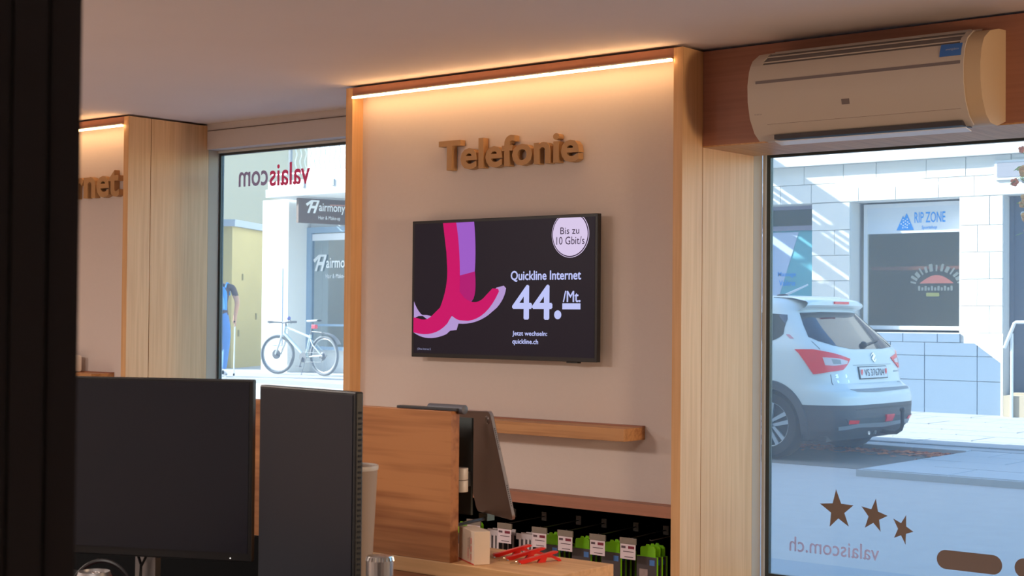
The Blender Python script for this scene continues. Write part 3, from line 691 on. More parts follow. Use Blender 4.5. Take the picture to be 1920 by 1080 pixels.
FOB = mat('fob_red', (214, 26, 18), 0.28, noise=0.02); RING = mat('key_ring', (200, 178, 140), 0.2, 1.0)
def make_fob():
    t = root('key_fob', (0, 0, CT), 'x', 'key fob')
    # bent clip: two arms joined in a fold, over a standing web
    pr = [(-0.045, 0.004), (-0.043, 0.0005), (-0.034, 0.0005), (0.036, 0.018), (0.040, 0.021), (0.034, 0.0222), (-0.036, 0.008), (-0.043, 0.0075)]
    B().prism(pr, (0, 0.006, CT), PX, PZ, 0.011).obj('clip_arm', FOB, t)
    B().prism([(-0.004, 0.0005), (0.012, 0.0005), (0.016, 0.0135), (0.003, 0.0128)], (0, 0.0045, CT), PX, PZ, 0.008).obj('clip_web', FOB, t)
    B().prism([(0.008, 0.0125), (0.030, 0.0135), (0.046, 0.006), (0.050, 0.0005), (0.044, 0.0005), (0.028, 0.0085), (0.010, 0.0098)], (0, 0.012, CT), PX, PZ, 0.010).obj('clip_tongue', FOB, t)
    B().tube([(-0.052+0.011*cos(2*pi*i/20), 0.011*sin(2*pi*i/20), CT+0.0022+0.0012*sin(4*pi*i/20)) for i in range(20)], 0.0009, 6, closed=True).obj('split_ring', RING, t)
    return t
f0 = make_fob()
for i, (x, y, lab) in enumerate(((-1.990, 2.450, 'red key fob with split ring nearest the white card box'), (-1.945, 2.438, 'middle one of the three red key fobs on the counter'), (-1.897, 2.418, 'red key fob at the right end of the row of three'))):
    f = f0 if i == 0 else copy_tree(f0)
    f.location = (x, y, CT); f.rotation_euler = (0, 0, radians(62)); f['label'] = lab; f['group'] = 'red key fobs on the counter'

# ------------------------------------------------------------------ lettering and decals on the panes
VR = vinyl('vinyl_red', (240, 122, 142), 0.8); VG = vinyl('vinyl_grey', (200, 172, 176), 0.8); VB = vinyl('vinyl_brown', (128, 112, 104), 0.04); VP = vinyl('vinyl_pale', (222, 206, 212), 0.70)
yg = 5.2128
t = root('window_lettering', (-5.83, yg, 2.16), 'mirrored red and grey valaiscom lettering on the left pane', 'lettering')
letters('letter', 'valais', (-5.560, yg-0.0016, 2.156), NX, PZ, 0.298, 0.114, 0.0012, VR, t, bold=0.012, fit_h_of='l')
letters('letter', 'com', (-5.872, yg-0.0016, 2.161), NX, PZ, 0.224, 0.078, 0.0012, VG, t, bold=0.012, fit_h_of='o')
t = root('window_lettering', (-2.68, yg, 0.61), 'small pale mirrored web address valaiscom.ch low on the right pane', 'lettering')
letters('letter', 'valaiscom.ch', (-2.499, yg-0.0016, 0.612), NX, PZ, 0.371, 0.056, 0.0012, VP, t, bold=0.004, fit_h_of='l')
def star(cx, cz, pts, label):
    t = root('star_decal', (cx, yg, cz), label, 'decal', 'star stickers on the pane')
    P5 = [Vector((a, c)) for a, c in pts]; c0 = sum(P5, Vector((0, 0)))/5; poly = []
    for i in range(5):
        p, q = P5[i], P5[(i+1) % 5]; a = c0+(p-c0)*0.93
        d1 = (P5[i-1]-c0); 
        poly += [tuple(p+(P5[(i+3) % 5]-p)*0.06), tuple(p), tuple(p+(P5[(i+2) % 5]-p)*0.06)]
        poly.append(tuple(c0+((p+q)/2-c0)*0.50))
    B().prism([(a, b) for a, b in poly], (0, yg, 0), PX, PZ, 0.0012).obj('film', VB, t)
star(-2.669, 0.783, [(-2.675, 0.862), (-2.742, 0.803), (-2.701, 0.719), (-2.622, 0.727), (-2.603, 0.808)], 'largest brown star sticker, left of three on the right pane')
star(-2.52, 0.776, [(-2.513, 0.840), (-2.571, 0.807), (-2.557, 0.729), (-2.494, 0.720), (-2.466, 0.781)], 'middle brown star sticker of three on the right pane')
star(-2.408, 0.737, [(-2.394, 0.790), (-2.444, 0.773), (-2.441, 0.703), (-2.396, 0.683), (-2.365, 0.732)], 'smallest brown star sticker, right of three on the right pane')
def pill(x0, x1, zc, r, label):
    t = root('pill_decal', ((x0+x1)/2, yg, zc), label, 'decal')
    p = [(x0+r+r*cos(pi/2+pi*i/14), zc+r*sin(pi/2+pi*i/14)) for i in range(15)]+[(x1-r+r*cos(-pi/2+pi*i/14), zc+r*sin(-pi/2+pi*i/14)) for i in range(15)]
    B().prism(p, (0, yg, 0), PX, PZ, 0.0012).obj('film', VB, t)
pill(-2.276, -2.036, 0.645, 0.034, 'long rounded brown sticker low on the right pane')
pill(-1.992, -1.75, 0.645, 0.034, 'rounded brown sticker cut by the right edge of the picture')
# ------------------------------------------------------------------ the street
def sstep(a, b, x): t = max(0.0, min(1.0, (x-a)/(b-a))); return t*t*(3-2*t)
def rise(x): return 0.24*sstep(-9.5, -18.5, x)
def gz(x, y): return 0.10+0.05*max(0, min(1, (y-7.8)/6.5))+rise(x)
ASPH = mat('asphalt', (182, 174, 168), 0.9, noise=0.08, nscale=7, bump=0.3); BAY = mat('bay_asphalt', (120, 112, 104), 0.9, noise=0.2, nscale=9, bump=0.4)
PAVE = mat('paving_stone', (158, 160, 162), 0.85, noise=0.06, nscale=5, bump=0.1); KERB = mat('kerb_stone', (176, 178, 180), 0.85, noise=0.06, nscale=12)
def sheet(fn, xs, ys, m, name):
    b = B(); n = len(xs)
    b.add([(x, y, fn(x, y)) for y in ys for x in xs], [(j*n+i, j*n+i+1, (j+1)*n+i+1, (j+1)*n+i) for j in range(len(ys)-1) for i in range(n-1)])
    return struct(name, b, m)
xs = [-70, -50, -40, -30, -24]+[-22+i*0.8 for i in range(26)]+[0, 4, 10, 20]
sheet(gz, xs, [5.4, 7.8, 10, 12, 14.3, 16.4, 20, 30, 60, 90], ASPH, 'road')
def slab(name, x0, x1, y0, y1, fn, m, th=0.12, nx=8):
    b = B(); X = [x0+(x1-x0)*i/nx for i in range(nx+1)]
    top = [(x, y, fn(x, y)) for y in (y0, y1) for x in X]; bot = [(x, y, z-th) for x, y, z in top]; n = nx+1; N = 2*n
    f = [(i, i+1, n+i+1, n+i) for i in range(nx)]+[(i, N+i, N+i+1, i+1) for i in range(nx)]+[(n+i+1, N+n+i+1, N+n+i, n+i) for i in range(nx)]
    f += [(0, n, N+n, N), (nx, N+nx, N+n+nx, n+nx)]
    return struct(name, b.add(top+bot, f), m)
slab('pavement', -60, 14, 5.4, 7.72, lambda x, y: gz(x, 7.8)+0.03, PAVE, 0.2, 30)
FP = lambda x, y: 0.20+0.045*(y-14.75)/4.9+rise(x)
slab('pavement.001', -14.2, 14, 14.75, 19.9, FP, PAVE, 0.2, 24)
slab('pavement.002', -60, -14.2, 16.45, 40, lambda x, y: 0.46+0.0*y if x < -18 else 0.245+rise(x)*0.9, PAVE, 0.2, 24)
bump = slab('pavement.003', -6.08, 8, 12.22, 14.75, lambda x, y: 0.192, KERB, 0.15, 4)
slab('parking_bay', -14, -6.09, 12.75, 14.74, lambda x, y: gz(x, y)+0.004, BAY, 0.05, 12)
# paving slabs: each stone its own piece
def pavers(parent, x0, x1, y0, y1, lx, ly, fn, m):
    protos = {}; j = 0; y = y0
    while y < y1-0.05:
        x = x0-(lx/2 if j % 2 else 0)
        while x < x1-0.05:
            a, c = max(x, x0)+0.006, min(x+lx, x1)-0.006; z = fn((a+c)/2, y+ly/2)
            if c-a > 0.1:
                B().box(a, c, y+0.006, y+ly-0.006, z-0.03, z+0.012+0.004*random.random(), 0.004).obj('paving_stone', m, parent)
            x += lx
        y += ly; j += 1
PV = [o for o in COL.objects if o.name == 'pavement.001'][0]
pavers(PV, -9.6, -4.2, 15.0, 19.55, 0.9, 0.65, FP, PAVE)
pavers(bump, -6.05, -3.2, 12.26, 14.7, 0.8, 0.61, lambda x, y: 0.186, KERB)
for i in range(9):
    x = -11.2+0.57*i
    B().box(x, x+0.56, 14.62, 14.745, 0.0+rise(x), 0.205+rise(x), 0.006).obj('kerb_stone', KERB, PV)
# fallen leaves along the kerb
LEAF = mat('leaf_brown', (222, 124, 66), 0.8, noise=0.3, nscale=3)
b = B()
for i in range(420):
    x = random.uniform(-8.3, -6.12); y = 14.60-abs(random.gauss(0, 0.22))+0.0
    if y < 13.5: continue
    z = gz(x, y)+0.009; a = random.uniform(0, 6.28); r = random.uniform(0.03, 0.075); q = random.uniform(0, 0.02)
    b.add([(x+r*cos(a), y+r*sin(a), z), (x-0.4*r*sin(a), y+0.4*r*cos(a), z+q), (x-r*cos(a), y-r*sin(a), z+0.004), (x+0.4*r*sin(a), y-0.4*r*cos(a), z+q*0.3)], [(0, 1, 2, 3)])
b.obj('fallen_leaves', LEAF, None, label='brown fallen leaves along the kerb behind the parked car', cat='leaves', kind='stuff', origin=(-7, 14.4, 0.15))

# ------------------------------------------------------------------ shop building opposite
YW = 19.62
PLAST = mat('facade_stone', (226, 226, 222), 0.85, noise=0.03, nscale=3, bump=0.1); PLAST2 = mat('facade_core', (206, 208, 208), 0.9, noise=0.03)
STONE_SHADE = mat('stone_shade_blue', (118, 138, 160), 0.85, noise=0.05, nscale=4, bump=0.15); FRW = mat('frame_white', (222, 226, 230), 0.5, noise=0.01); FRG = mat('frame_lavender', (138, 138, 156), 0.5, noise=0.03)  # lower stone coloured blue-grey to stand for the shade on the wall
fb = root('shop_building', (-9, YW, 0.2), 'pale stone shop building opposite with cornice and display windows', 'building')
core = B()
Y1, Y2 = YW+0.02, YW+0.55
for (a, c, d, e) in ((-11.9, -9.87, 3.16, 6), (-9.87, -8.27, 3.16, 6), (-8.27, -2, 3.16, 6), (-10.47, -9.87, 0.1, 3.16), (-9.87, -8.27, 0.1, 1.33), (-8.27, -7.66, 0.1, 3.16), (-6.55, -2, 0.1, 3.16), (-11.9, -10.47, 0.1, 0.55)):
    core.box(a, c, Y1, Y2, d, e)
core.obj('wall', PLAST2, fb)
SD = mat('shop_dark', (136, 132, 108), 0.9, noise=0.15, nscale=1.2)
b = B()
for (a, c, d, e, g, h) in ((-12.5, -2, Y2+4, Y2+4.2, 0.1, 6), (-12.5, -2, Y2, Y2+4, 5.8, 6), (-12.5, -2, Y2, Y2+4, 0.1, 0.3), (-12.5, -12.3, Y2, Y2+4, 0.3, 5.8), (-2.2, -2, Y2, Y2+4, 0.3, 5.8)): b.box(a, c, d, e, g, h)
b.obj('shop_room', SD, fb)
def blocks(x0, x1, z0, z1, h, ws, m, name='stone_block'):
    z = z0; j = 0
    while z < z1-0.04:
        zt = min(z+h, z1)
        if z1-zt < 0.07: zt = z1
        x = x0; k = 0
        while x < x1-0.04:
            w = ws[(k+j*2) % len(ws)]*(0.6 if (k == 0 and j % 2) else 1)
            xe = min(x+w, x1)
            if x1-xe < 0.12: xe = x1
            B().box(x+0.004, xe-0.004, YW-0.006*random.random(), Y1+0.01, z+0.004, zt-0.004, 0.003).obj(name, m, fb)
            x = xe; k += 1
        z = zt; j += 1
WS = [0.62, 0.5, 0.74, 0.56]
blocks(-11.6, -6.3, 3.165, 3.70, 0.27, WS, PLAST)
blocks(-10.47, -9.875, 1.33, 3.16, 0.36, [0.6], PLAST)
blocks(-10.47, -9.875, 0.24, 1.33, 0.36, [0.6], STONE_SHADE)
blocks(-8.265, -7.665, 1.335, 3.16, 0.36, [0.42, 0.5], PLAST)
blocks(-9.87, -8.25, 1.20, 1.325, 0.12, [0.8, 0.5], STONE_SHADE)
blocks(-9.87, -7.70, 1.02, 1.20, 0.18, WS, STONE_SHADE)
blocks(-9.87, -7.68, 0.69, 1.02, 0.33, WS, STONE_SHADE)
blocks(-9.87, -7.68, 0.24, 0.69, 0.40, WS, STONE_SHADE)
b = B().prism([(-8.25, 1.0), (-7.66, 1.0), (-7.66, 1.335), (-8.25, 1.335)], (0, YW-0.0095, 0), PX, PZ, -0.02)
B().prism([(-8.235, 1.335), (-7.685, 0.945), (-7.685, 0.24), (-7.655, 0.24), (-7.655, 1.335)], (0, YW-0.008, 0), PX, PZ, 0.012).obj('sunlit_wall_piece', PLAST, fb, label='white piece for the sunlit wall beside the slanting shade')  # white piece cut to the outline of the sunlit wall area
B().box(-12.9, -2, YW-0.12, YW+0.01, 3.70, 3.90).obj('cornice', PLAST, fb)
B().box(-12.9, -2, YW-0.08, YW+0.01, 3.90, 4.05).obj('cornice_step', PLAST, fb)
def facade_window(x0, x1, z0, z1, label, hdr, mf, transom=None, glassm=None):
    t = root('shop_window', ((x0+x1)/2, 19.86, z0), label, 'window')
    y0, y1 = 19.905, 19.96; w = 0.055
    b = B()
    for (a, c, d, e) in ((x0, x0+w, z0, z1), (x1-w, x1, z0, z1), (x0+w, x1-w, z0, z0+w), (x0+w, x1-w, z1-w, z1)): b.box(a, c, y0, y1, d, e)
    b.obj('frame', mf, t)
    if hdr: B().box(x0+w, x1-w, y0+0.012, y1, hdr, z1-w).obj('header_panel', mat('header_white', (214, 222, 232), 0.5, noise=0.01), t)
    if transom: B().box(x0+w, x1-w, y0, y1, transom, transom+0.07).obj('transom', mf, t)
    B().box(x0+w, x1-w, y0+0.03, y0+0.036, z0+w, hdr if hdr else z1-w).obj('pane', glassm, t)
    return t
GSH = glass('shop_glass', (0.88, 0.88, 0.78), 0.12, 0.06); GTE = glass('teal_glass', (0.75, 0.92, 0.94), 0.08, 0.08)
rz = facade_window(-9.80, -8.285, 1.365, 3.135, 'sports shop display window with blue mountain logo in the white header', 2.715, FRW, None, GSH)
BLUE = mat('logo_blue', (46, 150, 236), 0.5); WHT = mat('logo_white', (236, 240, 246), 0.6)
hp = [c for c in rz.children if c.name.startswith('header_panel')][0]
yl = 19.915
logo = B().prism([(-9.305, 2.757), (-9.046, 2.757), (-9.150, 2.985), (-9.157, 2.99), (-9.188, 2.925), (-9.21, 2.955)], (0, yl, 0), PX, PZ, 0.003).obj('mountain_logo', BLUE, hp)
B().prism([(-9.30, 2.757), (-9.05, 2.757), (-9.05, 2.7585), (-9.30, 2.7585)], (0, yl, 0), PX, PZ, 0.003).obj('logo_base', BLUE, hp)
for i, (a, c) in enumerate(((-9.205, 2.905), (-9.145, 2.91), (-9.172, 2.885), (-9.20, 2.868), (-9.138, 2.868), (-9.235, 2.845), (-9.17, 2.842), (-9.115, 2.845), (-9.205, 2.822), (-9.145, 2.826), (-9.21, 2.79), (-9.175, 2.80), (-9.145, 2.792))):
    B().prism([(a+0.011*cos(k), c+0.009*sin(k)) for k in [2*pi*i2/6 for i2 in range(6)]], (0, yl-0.003, 0), PX, PZ, 0.001).obj('logo_spot', WHT, logo) if False else None
    s = B().prism([(a+0.011*cos(2*pi*k/6), c+0.009*sin(2*pi*k/6)) for k in range(6)], (0, yl-0.0032, 0), PX, PZ, 0.001); s.obj('logo_spot', WHT, hp)
text_obj('lettering', 'RIP ZONE', (-9.040, yl, 2.852), PX, PZ, 0.452, 0.150, BLUE, hp, bold=0.015)
text_obj('lettering', 'Sportshop', (-8.936, yl, 2.752), PX, PZ, 0.228, 0.060, BLUE, hp, shear=0.2, bold=0.02)
# emblem on the glass: arched letters over a red sun band, line of text, yellow patch
pn = [c for c in rz.children if c.name.startswith('pane')][0]
EW = mat('emblem_white', (78, 86, 86), 0.6); EO = mat('emblem_orange', (124, 66, 60), 0.6); EY = mat('emblem_yellow', (92, 98, 48), 0.6)
yp = 19.932; cx, cz, R_ = -8.72, 1.985, 0.27
for i in range(13):                                                # arched row of strokes, unreadable at this distance
    a = pi*(0.95-0.90*i/12); p = Vector((cx, yp, cz))+Vector((cos(a)*R_*1.12, 0, sin(a)*R_*0.72))
    up = Vector((cos(a)*0.8, 0, sin(a))).normalized(); ux = Vector((up.z, 0, -up.x)); w = 0.014+0.008*((i*7) % 3); hh = 0.085+0.02*((i*5) % 2)
    B().prism([(-w, 0), (w*0.7, 0), (w, hh), (-w*0.8, hh)], p, ux, up, 0.001).obj('emblem_stroke', EW, pn)
B().prism([(cx-0.25+0.5*i/12, cz+0.025+0.115*sin(pi*i/12)) for i in range(13)], (0, yp, 0), PX, PZ, 0.001).obj('emblem_sun', EO, pn)
for i in range(11):
    B().box(cx-0.27+0.047*i, cx-0.27+0.047*i+0.034, yp-0.001, yp, cz-0.075, cz-0.01-0.02*((i*3) % 2)).obj('emblem_stroke', EW, pn)
B().box(cx-0.15, cx+0.04, yp-0.0005, yp, cz-0.155, cz-0.105).obj('emblem_patch', EY, pn)
# things inside the display
t = root('display_rail', (-9.0, 20.0, 2.3), 'red shelf band seen inside the sports shop window', 'shelf')
B().box(-9.7, -8.35, 19.95, 20.1, 2.20, 2.25).obj('board', mat('band_red', (120, 60, 60), 0.6), t)
mw = facade_window(-12.2, -10.49, 0.56, 3.165, 'massage studio window with teal film and lavender frame', None, FRG, 2.80, GTE)
MB = mat('massage_blue', (66, 156, 236), 0.5); pn2 = [c for c in mw.children if c.name.startswith('pane')][0]
text_obj('lettering', 'Massage', (-11.19, 19.926, 2.11), PX, PZ, 0.30, 0.085, MB, pn2, bold=0.01)
text_obj('lettering', 'Valérie', (-11.17, 19.926, 1.99), PX, PZ, 0.27, 0.08, MB, pn2, bold=0.01)
B().box(-12.14, -10.55, 19.94, 19.96, 0.62, 2.80).obj('teal_film', mat('film_teal', (128, 186, 200), 0.6, noise=0.08, nscale=1.2), mw); B().add([(-12.1, 19.932, 2.78), (-10.85, 19.932, 2.78), (-11.25, 19.932, 1.6), (-12.1, 19.932, 1.6), (-12.1, 19.938, 2.78), (-10.85, 19.938, 2.78), (-11.25, 19.938, 1.6), (-12.1, 19.938, 1.6)], [(0, 1, 2, 3), (7, 6, 5, 4), (0, 4, 5, 1), (1, 5, 6, 2), (2, 6, 7, 3), (3, 7, 4, 0)]).obj('pale_film', mat('film_pale', (180, 196, 224), 0.6), mw)
B().box(-11.08, -10.96, 19.861, 19.926, 1.60, 1.72).obj('notice', WHT, pn2)
t = root('notice_plate', (-10.15, YW, 1.6), 'small pale notice plate on the pier above the car', 'sign')
B().box(-10.42, -10.19, YW-0.02, YW-0.0065, 1.47, 1.66).obj('plate', WHT, t)
t = root('shop_door', (-7.1, 19.9, 0.5), 'grey recessed entrance door at the right edge, above the steps', 'door')
DGY = mat('door_grey', (96, 104, 118), 0.6, noise=0.03)
B().box(-7.655, -6.56, 19.85, 19.90, 0.55, 3.15).obj('leaf', DGY, t); B().box(-7.655, -7.60, 19.83, 19.85, 0.55, 3.15).obj('jamb', DGY, t)
B().box(-7.0, -6.95, 19.80, 19.85, 1.4, 1.7).obj('handle', STEEL, t)
t = root('entrance_step', (-7.1, 19.6, 0.25), 'beige stone step below the grey entrance door', 'step')
B().box(-7.55, -6.56, 19.35, 19.84, 0.245, 0.53).obj('lower_step', mat('step_beige', (176, 162, 140), 0.9, noise=0.06), t)
B().box(-7.54, -6.56, 19.60, 19.84, 0.53, 0.56).obj('upper_step', mat('step_beige', (176, 162, 140), 0.9), t)
t = root('fascia_plate', (-7.3, YW, 3.38), 'framed grey plate above the entrance door at the right edge', 'sign')
B().box(-7.77, -6.6, YW-0.03, YW-0.008, 3.36, 3.62).obj('frame', FRW, t); B().box(-7.735, -6.64, YW-0.036, YW-0.03, 3.395, 3.585).obj('panel', mat('plate_grey', (140, 140, 150), 0.5), t)
t = root('handrail', (-7.4, 19.3, 0.24), 'white tubular handrail beside the entrance steps', 'handrail')
RAIL = mat('rail_white', (222, 228, 232), 0.35, 0.2, noise=0.01)
B().tube([(-7.515, 19.30, 1.15), (-7.385, 19.30, 1.47), (-7.36, 19.30, 1.485), (-6.6, 19.34, 1.49)], 0.022, 10).obj('rail', RAIL, t, smooth=True)
B().tube([(-7.43, 19.33, 0.243), (-7.43, 19.33, 1.34)], 0.02, 10).obj('post', RAIL, t); B().tube([(-7.05, 19.33, 0.53), (-7.05, 19.33, 1.47)], 0.018, 10).obj('post', RAIL, t)

# ------------------------------------------------------------------ corner building with balcony and hair salon
hb = root('corner_building', (-16, 19, 0.4), 'white corner building with balcony and hair salon window, behind the bicycle', 'building')
WCOL = mat('salon_white', (228, 230, 228), 0.85, noise=0.02, nscale=3)
B().box(-18.2, -12.97, 18.2, 19.62, 0.3, 3.58).obj('bay', WCOL, hb)  # unseen solid block added to shade the shop pier
B().box(-21.25, -20.55, 18.75, 19.6, 0.4, 3.60).obj('pillar', WCOL, hb)
b = B(); b.box(-20.55, -18.2, 19.3, 19.6, 3.10, 3.60).box(-20.55, -18.2, 19.3, 19.6, 0.4, 0.87); b.obj('wall', WCOL, hb)
b = B(); b.box(-21.0, -20.56, 19.62, 23.4, 0.4, 3.12).box(-18.19, -12.97, 19.62, 23.4, 0.4, 3.12).box(-21.0, -12.97, 19.62, 23.4, 3.12, 9).box(-21.0, -12.97, 23.4, 28, 0.4, 9); b.obj('upper_wall', WCOL, hb)
for za_, zb__ in ((3.87, 4.06), (4.14, 4.46), (4.52, 4.56), (4.62, 4.66), (4.74, 5.1)): B().box(-13.03, -12.97, 18.16, 19.62, za_, zb__).obj('shade_slat', WCOL, hb)  # unseen slats added, gaps set to cast light streaks on the pier
B().box(-20.50, -12.98, 18.15, 19.62, 3.585, 3.72).obj('balcony_slab', WCOL, hb)
B().box(-20.44, -13.04, 18.15, 18.30, 3.72, 3.86).obj('balcony_kerb', WCOL, hb)
rl = B().tube([(-20.40, 18.22, 4.78), (-13.05, 18.22, 4.78)], 0.03, 8).obj('top_rail', RAIL, hb)
B().tube([(-20.40, 18.22, 3.98), (-13.05, 18.22, 3.98)], 0.015, 8).obj('bottom_rail', RAIL, hb)
GRY = mat('post_grey', (120, 128, 134), 0.5)
B().box(-19.97, -19.92, 18.20, 18.25, 3.86, 4.9).obj('rail_post', GRY, hb)
# wrought bars: wavy verticals, one mesh shared
b = B(); b.tube([(-19.8+0.022*sin(2*pi*i/6), 18.22+0.0, 3.98+0.80*i/18) for i in range(19)], 0.009, 5); bar0 = b.obj('baluster', RAIL, hb)
for i in range(1, 55):
    c = bar0.copy(); COL.objects.link(c); c.parent = hb; c.location = bar0.location+Vector((0.122*i, 0, 0))
for xx in (-19.52, -18.78): B().box(xx-0.03, xx+0.03, 18.13, 18.15, 3.72, 3.83).obj('slab_bracket', mat('bracket_grey', (170, 176, 178), 0.7), hb)
# side-panel line on the pillar
for (a, c, d, e) in ((-20.70, -20.685, 0.95, 2.35), (-20.95, -20.685, 0.935, 0.95)): B().box(a, c, 18.742, 18.751, d, e).obj('panel_line', mat('line_blue', (150, 170, 196), 0.6), hb)
t = root('salon_window', (-19.4, 19.3, 0.87), 'hair salon window with blue-grey frame, behind the bicycle', 'window')
SFR = mat('salon_frame', (150, 176, 200), 0.5, noise=0.02)
b = B()
for (a, c, d, e) in ((-20.55, -20.45, 0.87, 3.10), (-18.3, -18.2, 0.87, 3.10), (-20.45, -18.3, 3.0, 3.10), (-20.45, -18.3, 0.87, 0.93)): b.box(a, c, 19.2, 19.3, d, e)
b.obj('frame', SFR, t)
B().box(-20.45, -18.3, 19.25, 19.256, 0.93, 3.0).obj('pane', glass('salon_glass', (0.78, 0.88, 0.92), 0.34, 0.04), t)
B().box(-20.44, -18.31, 19.235, 19.25, 2.86, 2.98).obj('blind', WHT, t, label='white blind along the top')
B().box(-20.54, -18.2, 23.2, 23.38, 0.42, 3.1).obj('salon_back_wall', mat('salon_interior', (186, 196, 200), 0.9, noise=0.15, nscale=1.5), hb)
B().box(-20.45, -18.3, 19.225, 19.25, 1.30, 1.34).obj('ledge', SFR, t)
WSIGN = mat('salon_letter', (238, 240, 240), 0.6)
def hairmony(parent, o, ux, uz, s):
    o, ux, uz = Vector(o), Vector(ux).normalized(), Vector(uz)
    place_text(B(), 'H', o+uz*0.04*s, ux, uz, 0.30*s, 0.27*s, bold=0.04, shear=0.45).obj('lettering', WSIGN, parent)
    B().prism([(-0.04*s, 0.24*s), (0.10*s, 0.33*s), (0.30*s, 0.33*s), (0.30*s, 0.30*s), (0.12*s, 0.29*s), (0.0, 0.19*s)], o, ux, uz, 0.002).obj('lettering', WSIGN, parent)
    place_text(B(), 'airmony', o+ux*0.29*s+uz*0.035*s, ux, uz, 0.66*s, 0.235*s, bold=0.012).obj('lettering', WSIGN, parent)
    place_text(B(), 'Hair & Make-up', o+ux*0.28*s-uz*0.115*s, ux, uz, 0.55*s, 0.105*s).obj('lettering', WSIGN, parent)
hairmony(t, (-20.36, 19.228, 2.26), PX, PZ, 1.03)
sg = root('salon_sign', (-19.6, 18.7, 3.12), 'brown hair salon sign box under the balcony', 'sign')
Ls, Rs = Vector((-19.75, 18.25, 3.12)), Vector((-19.49, 19.22, 3.12)); sd = (Rs-Ls).normalized()
B().prism([(0, 0), (1.0, 0), (1.0, 0.435), (0, 0.435)], Ls, sd, PZ, -0.08).obj('box', mat('sign_brown', (92, 74, 64), 0.6, noise=0.03), sg)
hairmony(sg, Ls+sd*0.17+Vector((0, 0, 0.145))+sd.cross(Vector(PZ))*0.003, sd, PZ, 0.80)
B().prism([(0.62, 0.325), (0.97, 0.335), (0.97, 0.35), (0.62, 0.345)], Ls+sd.cross(Vector(PZ))*0.001, sd, PZ, 0.002).obj('stroke', mat('sign_rose', (196, 140, 124), 0.6), sg)

# yellow annexe and beige house beyond
A = Vector((-22.72, 19.28, 0.42)); du = Vector((-0.488, 0.873, 0)); dl = Vector((-0.873, -0.488, 0))
yb_ = root('yellow_annexe', tuple(A), 'low yellow rendered annexe with grey coping behind the walker', 'building')
YEL = mat('render_yellow', (168, 153, 104), 0.85, noise=0.08, nscale=2.0); COP = mat('coping_grey', (150, 158, 168), 0.8, noise=0.03)
b = B(); v = [A, A+du*6, A+du*6+dl*5, A+dl*5]; b.add([p+Vector((0, 0, h)) for h in (-0.1, 2.78) for p in v], [(0, 1, 5, 4), (1, 2, 6, 5), (2, 3, 7, 6), (3, 0, 4, 7), (4, 5, 6, 7)]); b.obj('wall', YEL, yb_)
b = B(); o = A-du*0.08-dl*0.08; v = [o, o+du*6.2, o+du*6.2+dl*5.2, o+dl*5.2]; b.add([p+Vector((0, 0, h)) for h in (2.78, 2.91) for p in v], [(0, 1, 5, 4), (1, 2, 6, 5), (2, 3, 7, 6), (3, 0, 4, 7), (4, 5, 6, 7), (0, 3, 2, 1)]); b.obj('coping', COP, yb_)
for k, (a, h) in enumerate(((0.55, 1.75), (1.35, 0.98), (0.35, 0.65))):
    c = A+du*a+Vector((0, 0, h)); nrm = Vector((0.873, 0.488, 0))
    B().prism([(0, 0), (0.07, 0), (0.07, 0.13), (0, 0.13)], c+nrm*0.012, du, PZ, -0.011).obj('vent', mat('vent_olive', (120, 110, 70), 0.8), yb_)
bh = root('beige_house', (-36, 31, 0.4), 'tall beige house rising behind the yellow annexe', 'building')
p0, p1 = Vector((-36.5, 26.0, 0.3)), Vector((-33.0, 34.5, 0.3)); dd = (p1-p0).normalized(); nb = Vector((-dd.y, dd.x, 0))
b = B(); v = [p0-dd*4, p1, p1+nb*6, p0-dd*4+nb*6]; b.add([p+Vector((0, 0, h)) for h in (0, 13) for p in v], [(0, 1, 5, 4), (1, 2, 6, 5), (2, 3, 7, 6), (3, 0, 4, 7), (4, 5, 6, 7)]); b.obj('wall', mat('house_beige', (222, 202, 166), 0.85, noise=0.03, nscale=1), bh)

# ------------------------------------------------------------------ hanging flower basket outside the right-hand window
fl = root('flower_basket', (-2.45, 6.95, 1.95), 'hanging basket of orange and red flowers at the right edge', 'plant')
fc = Vector((-2.44, 7.0, 2.12))
B().lathe((fc.x, fc.y, fc.z-0.12), [(0.06, -0.10), (0.13, -0.05), (0.16, 0.05), (0.165, 0.10), (0.15, 0.10), (0.14, 0.04)], 20, cap=False).obj('basket', mat('basket_brown', (92, 70, 52), 0.8), fl, smooth=True)
for k in range(3):
    a = 2*pi*k/3; B().tube([(fc.x+0.15*cos(a), fc.y+0.15*sin(a), fc.z-0.02), (fc.x, fc.y, fc.z+0.55)], 0.003, 5).obj('chain', WIRE, fl)
B().tube([(fc.x, fc.y, fc.z+0.55), (fc.x, fc.y, fc.z+0.62), (fc.x, 5.41, fc.z+0.62)], 0.008, 6).obj('bracket', WIRE, fl)
GRN = mat('leaf_green', (170, 204, 76), 0.7, noise=0.25, nscale=15); ORG = [mat('bloom_orange', (255, 132, 48), 0.6), mat('bloom_red', (248, 72, 40), 0.6), mat('bloom_peach', (255, 190, 104), 0.6), mat('bloom_white', (236, 236, 232), 0.6)]
leafb = B(); stemb = B()
rng = random.Random(3)
tips = []
for k in range(90):
    a = rng.uniform(0, 2*pi); h = rng.uniform(-0.30, 0.22); r = rng.uniform(0.12, 0.23) if h > -0.1 else rng.uniform(0.15, 0.23)
    p = fc+Vector((r*cos(a), r*sin(a), h)); tips.append(p)
    stemb.tube([fc+Vector((0.1*cos(a), 0.1*sin(a), -0.03)), fc+Vector((r*0.9*cos(a), r*0.9*sin(a), max(h, 0)*0.6+0.03)), p], 0.002, 4)
stemb.obj('stems', GRN, fl, kind='stuff')
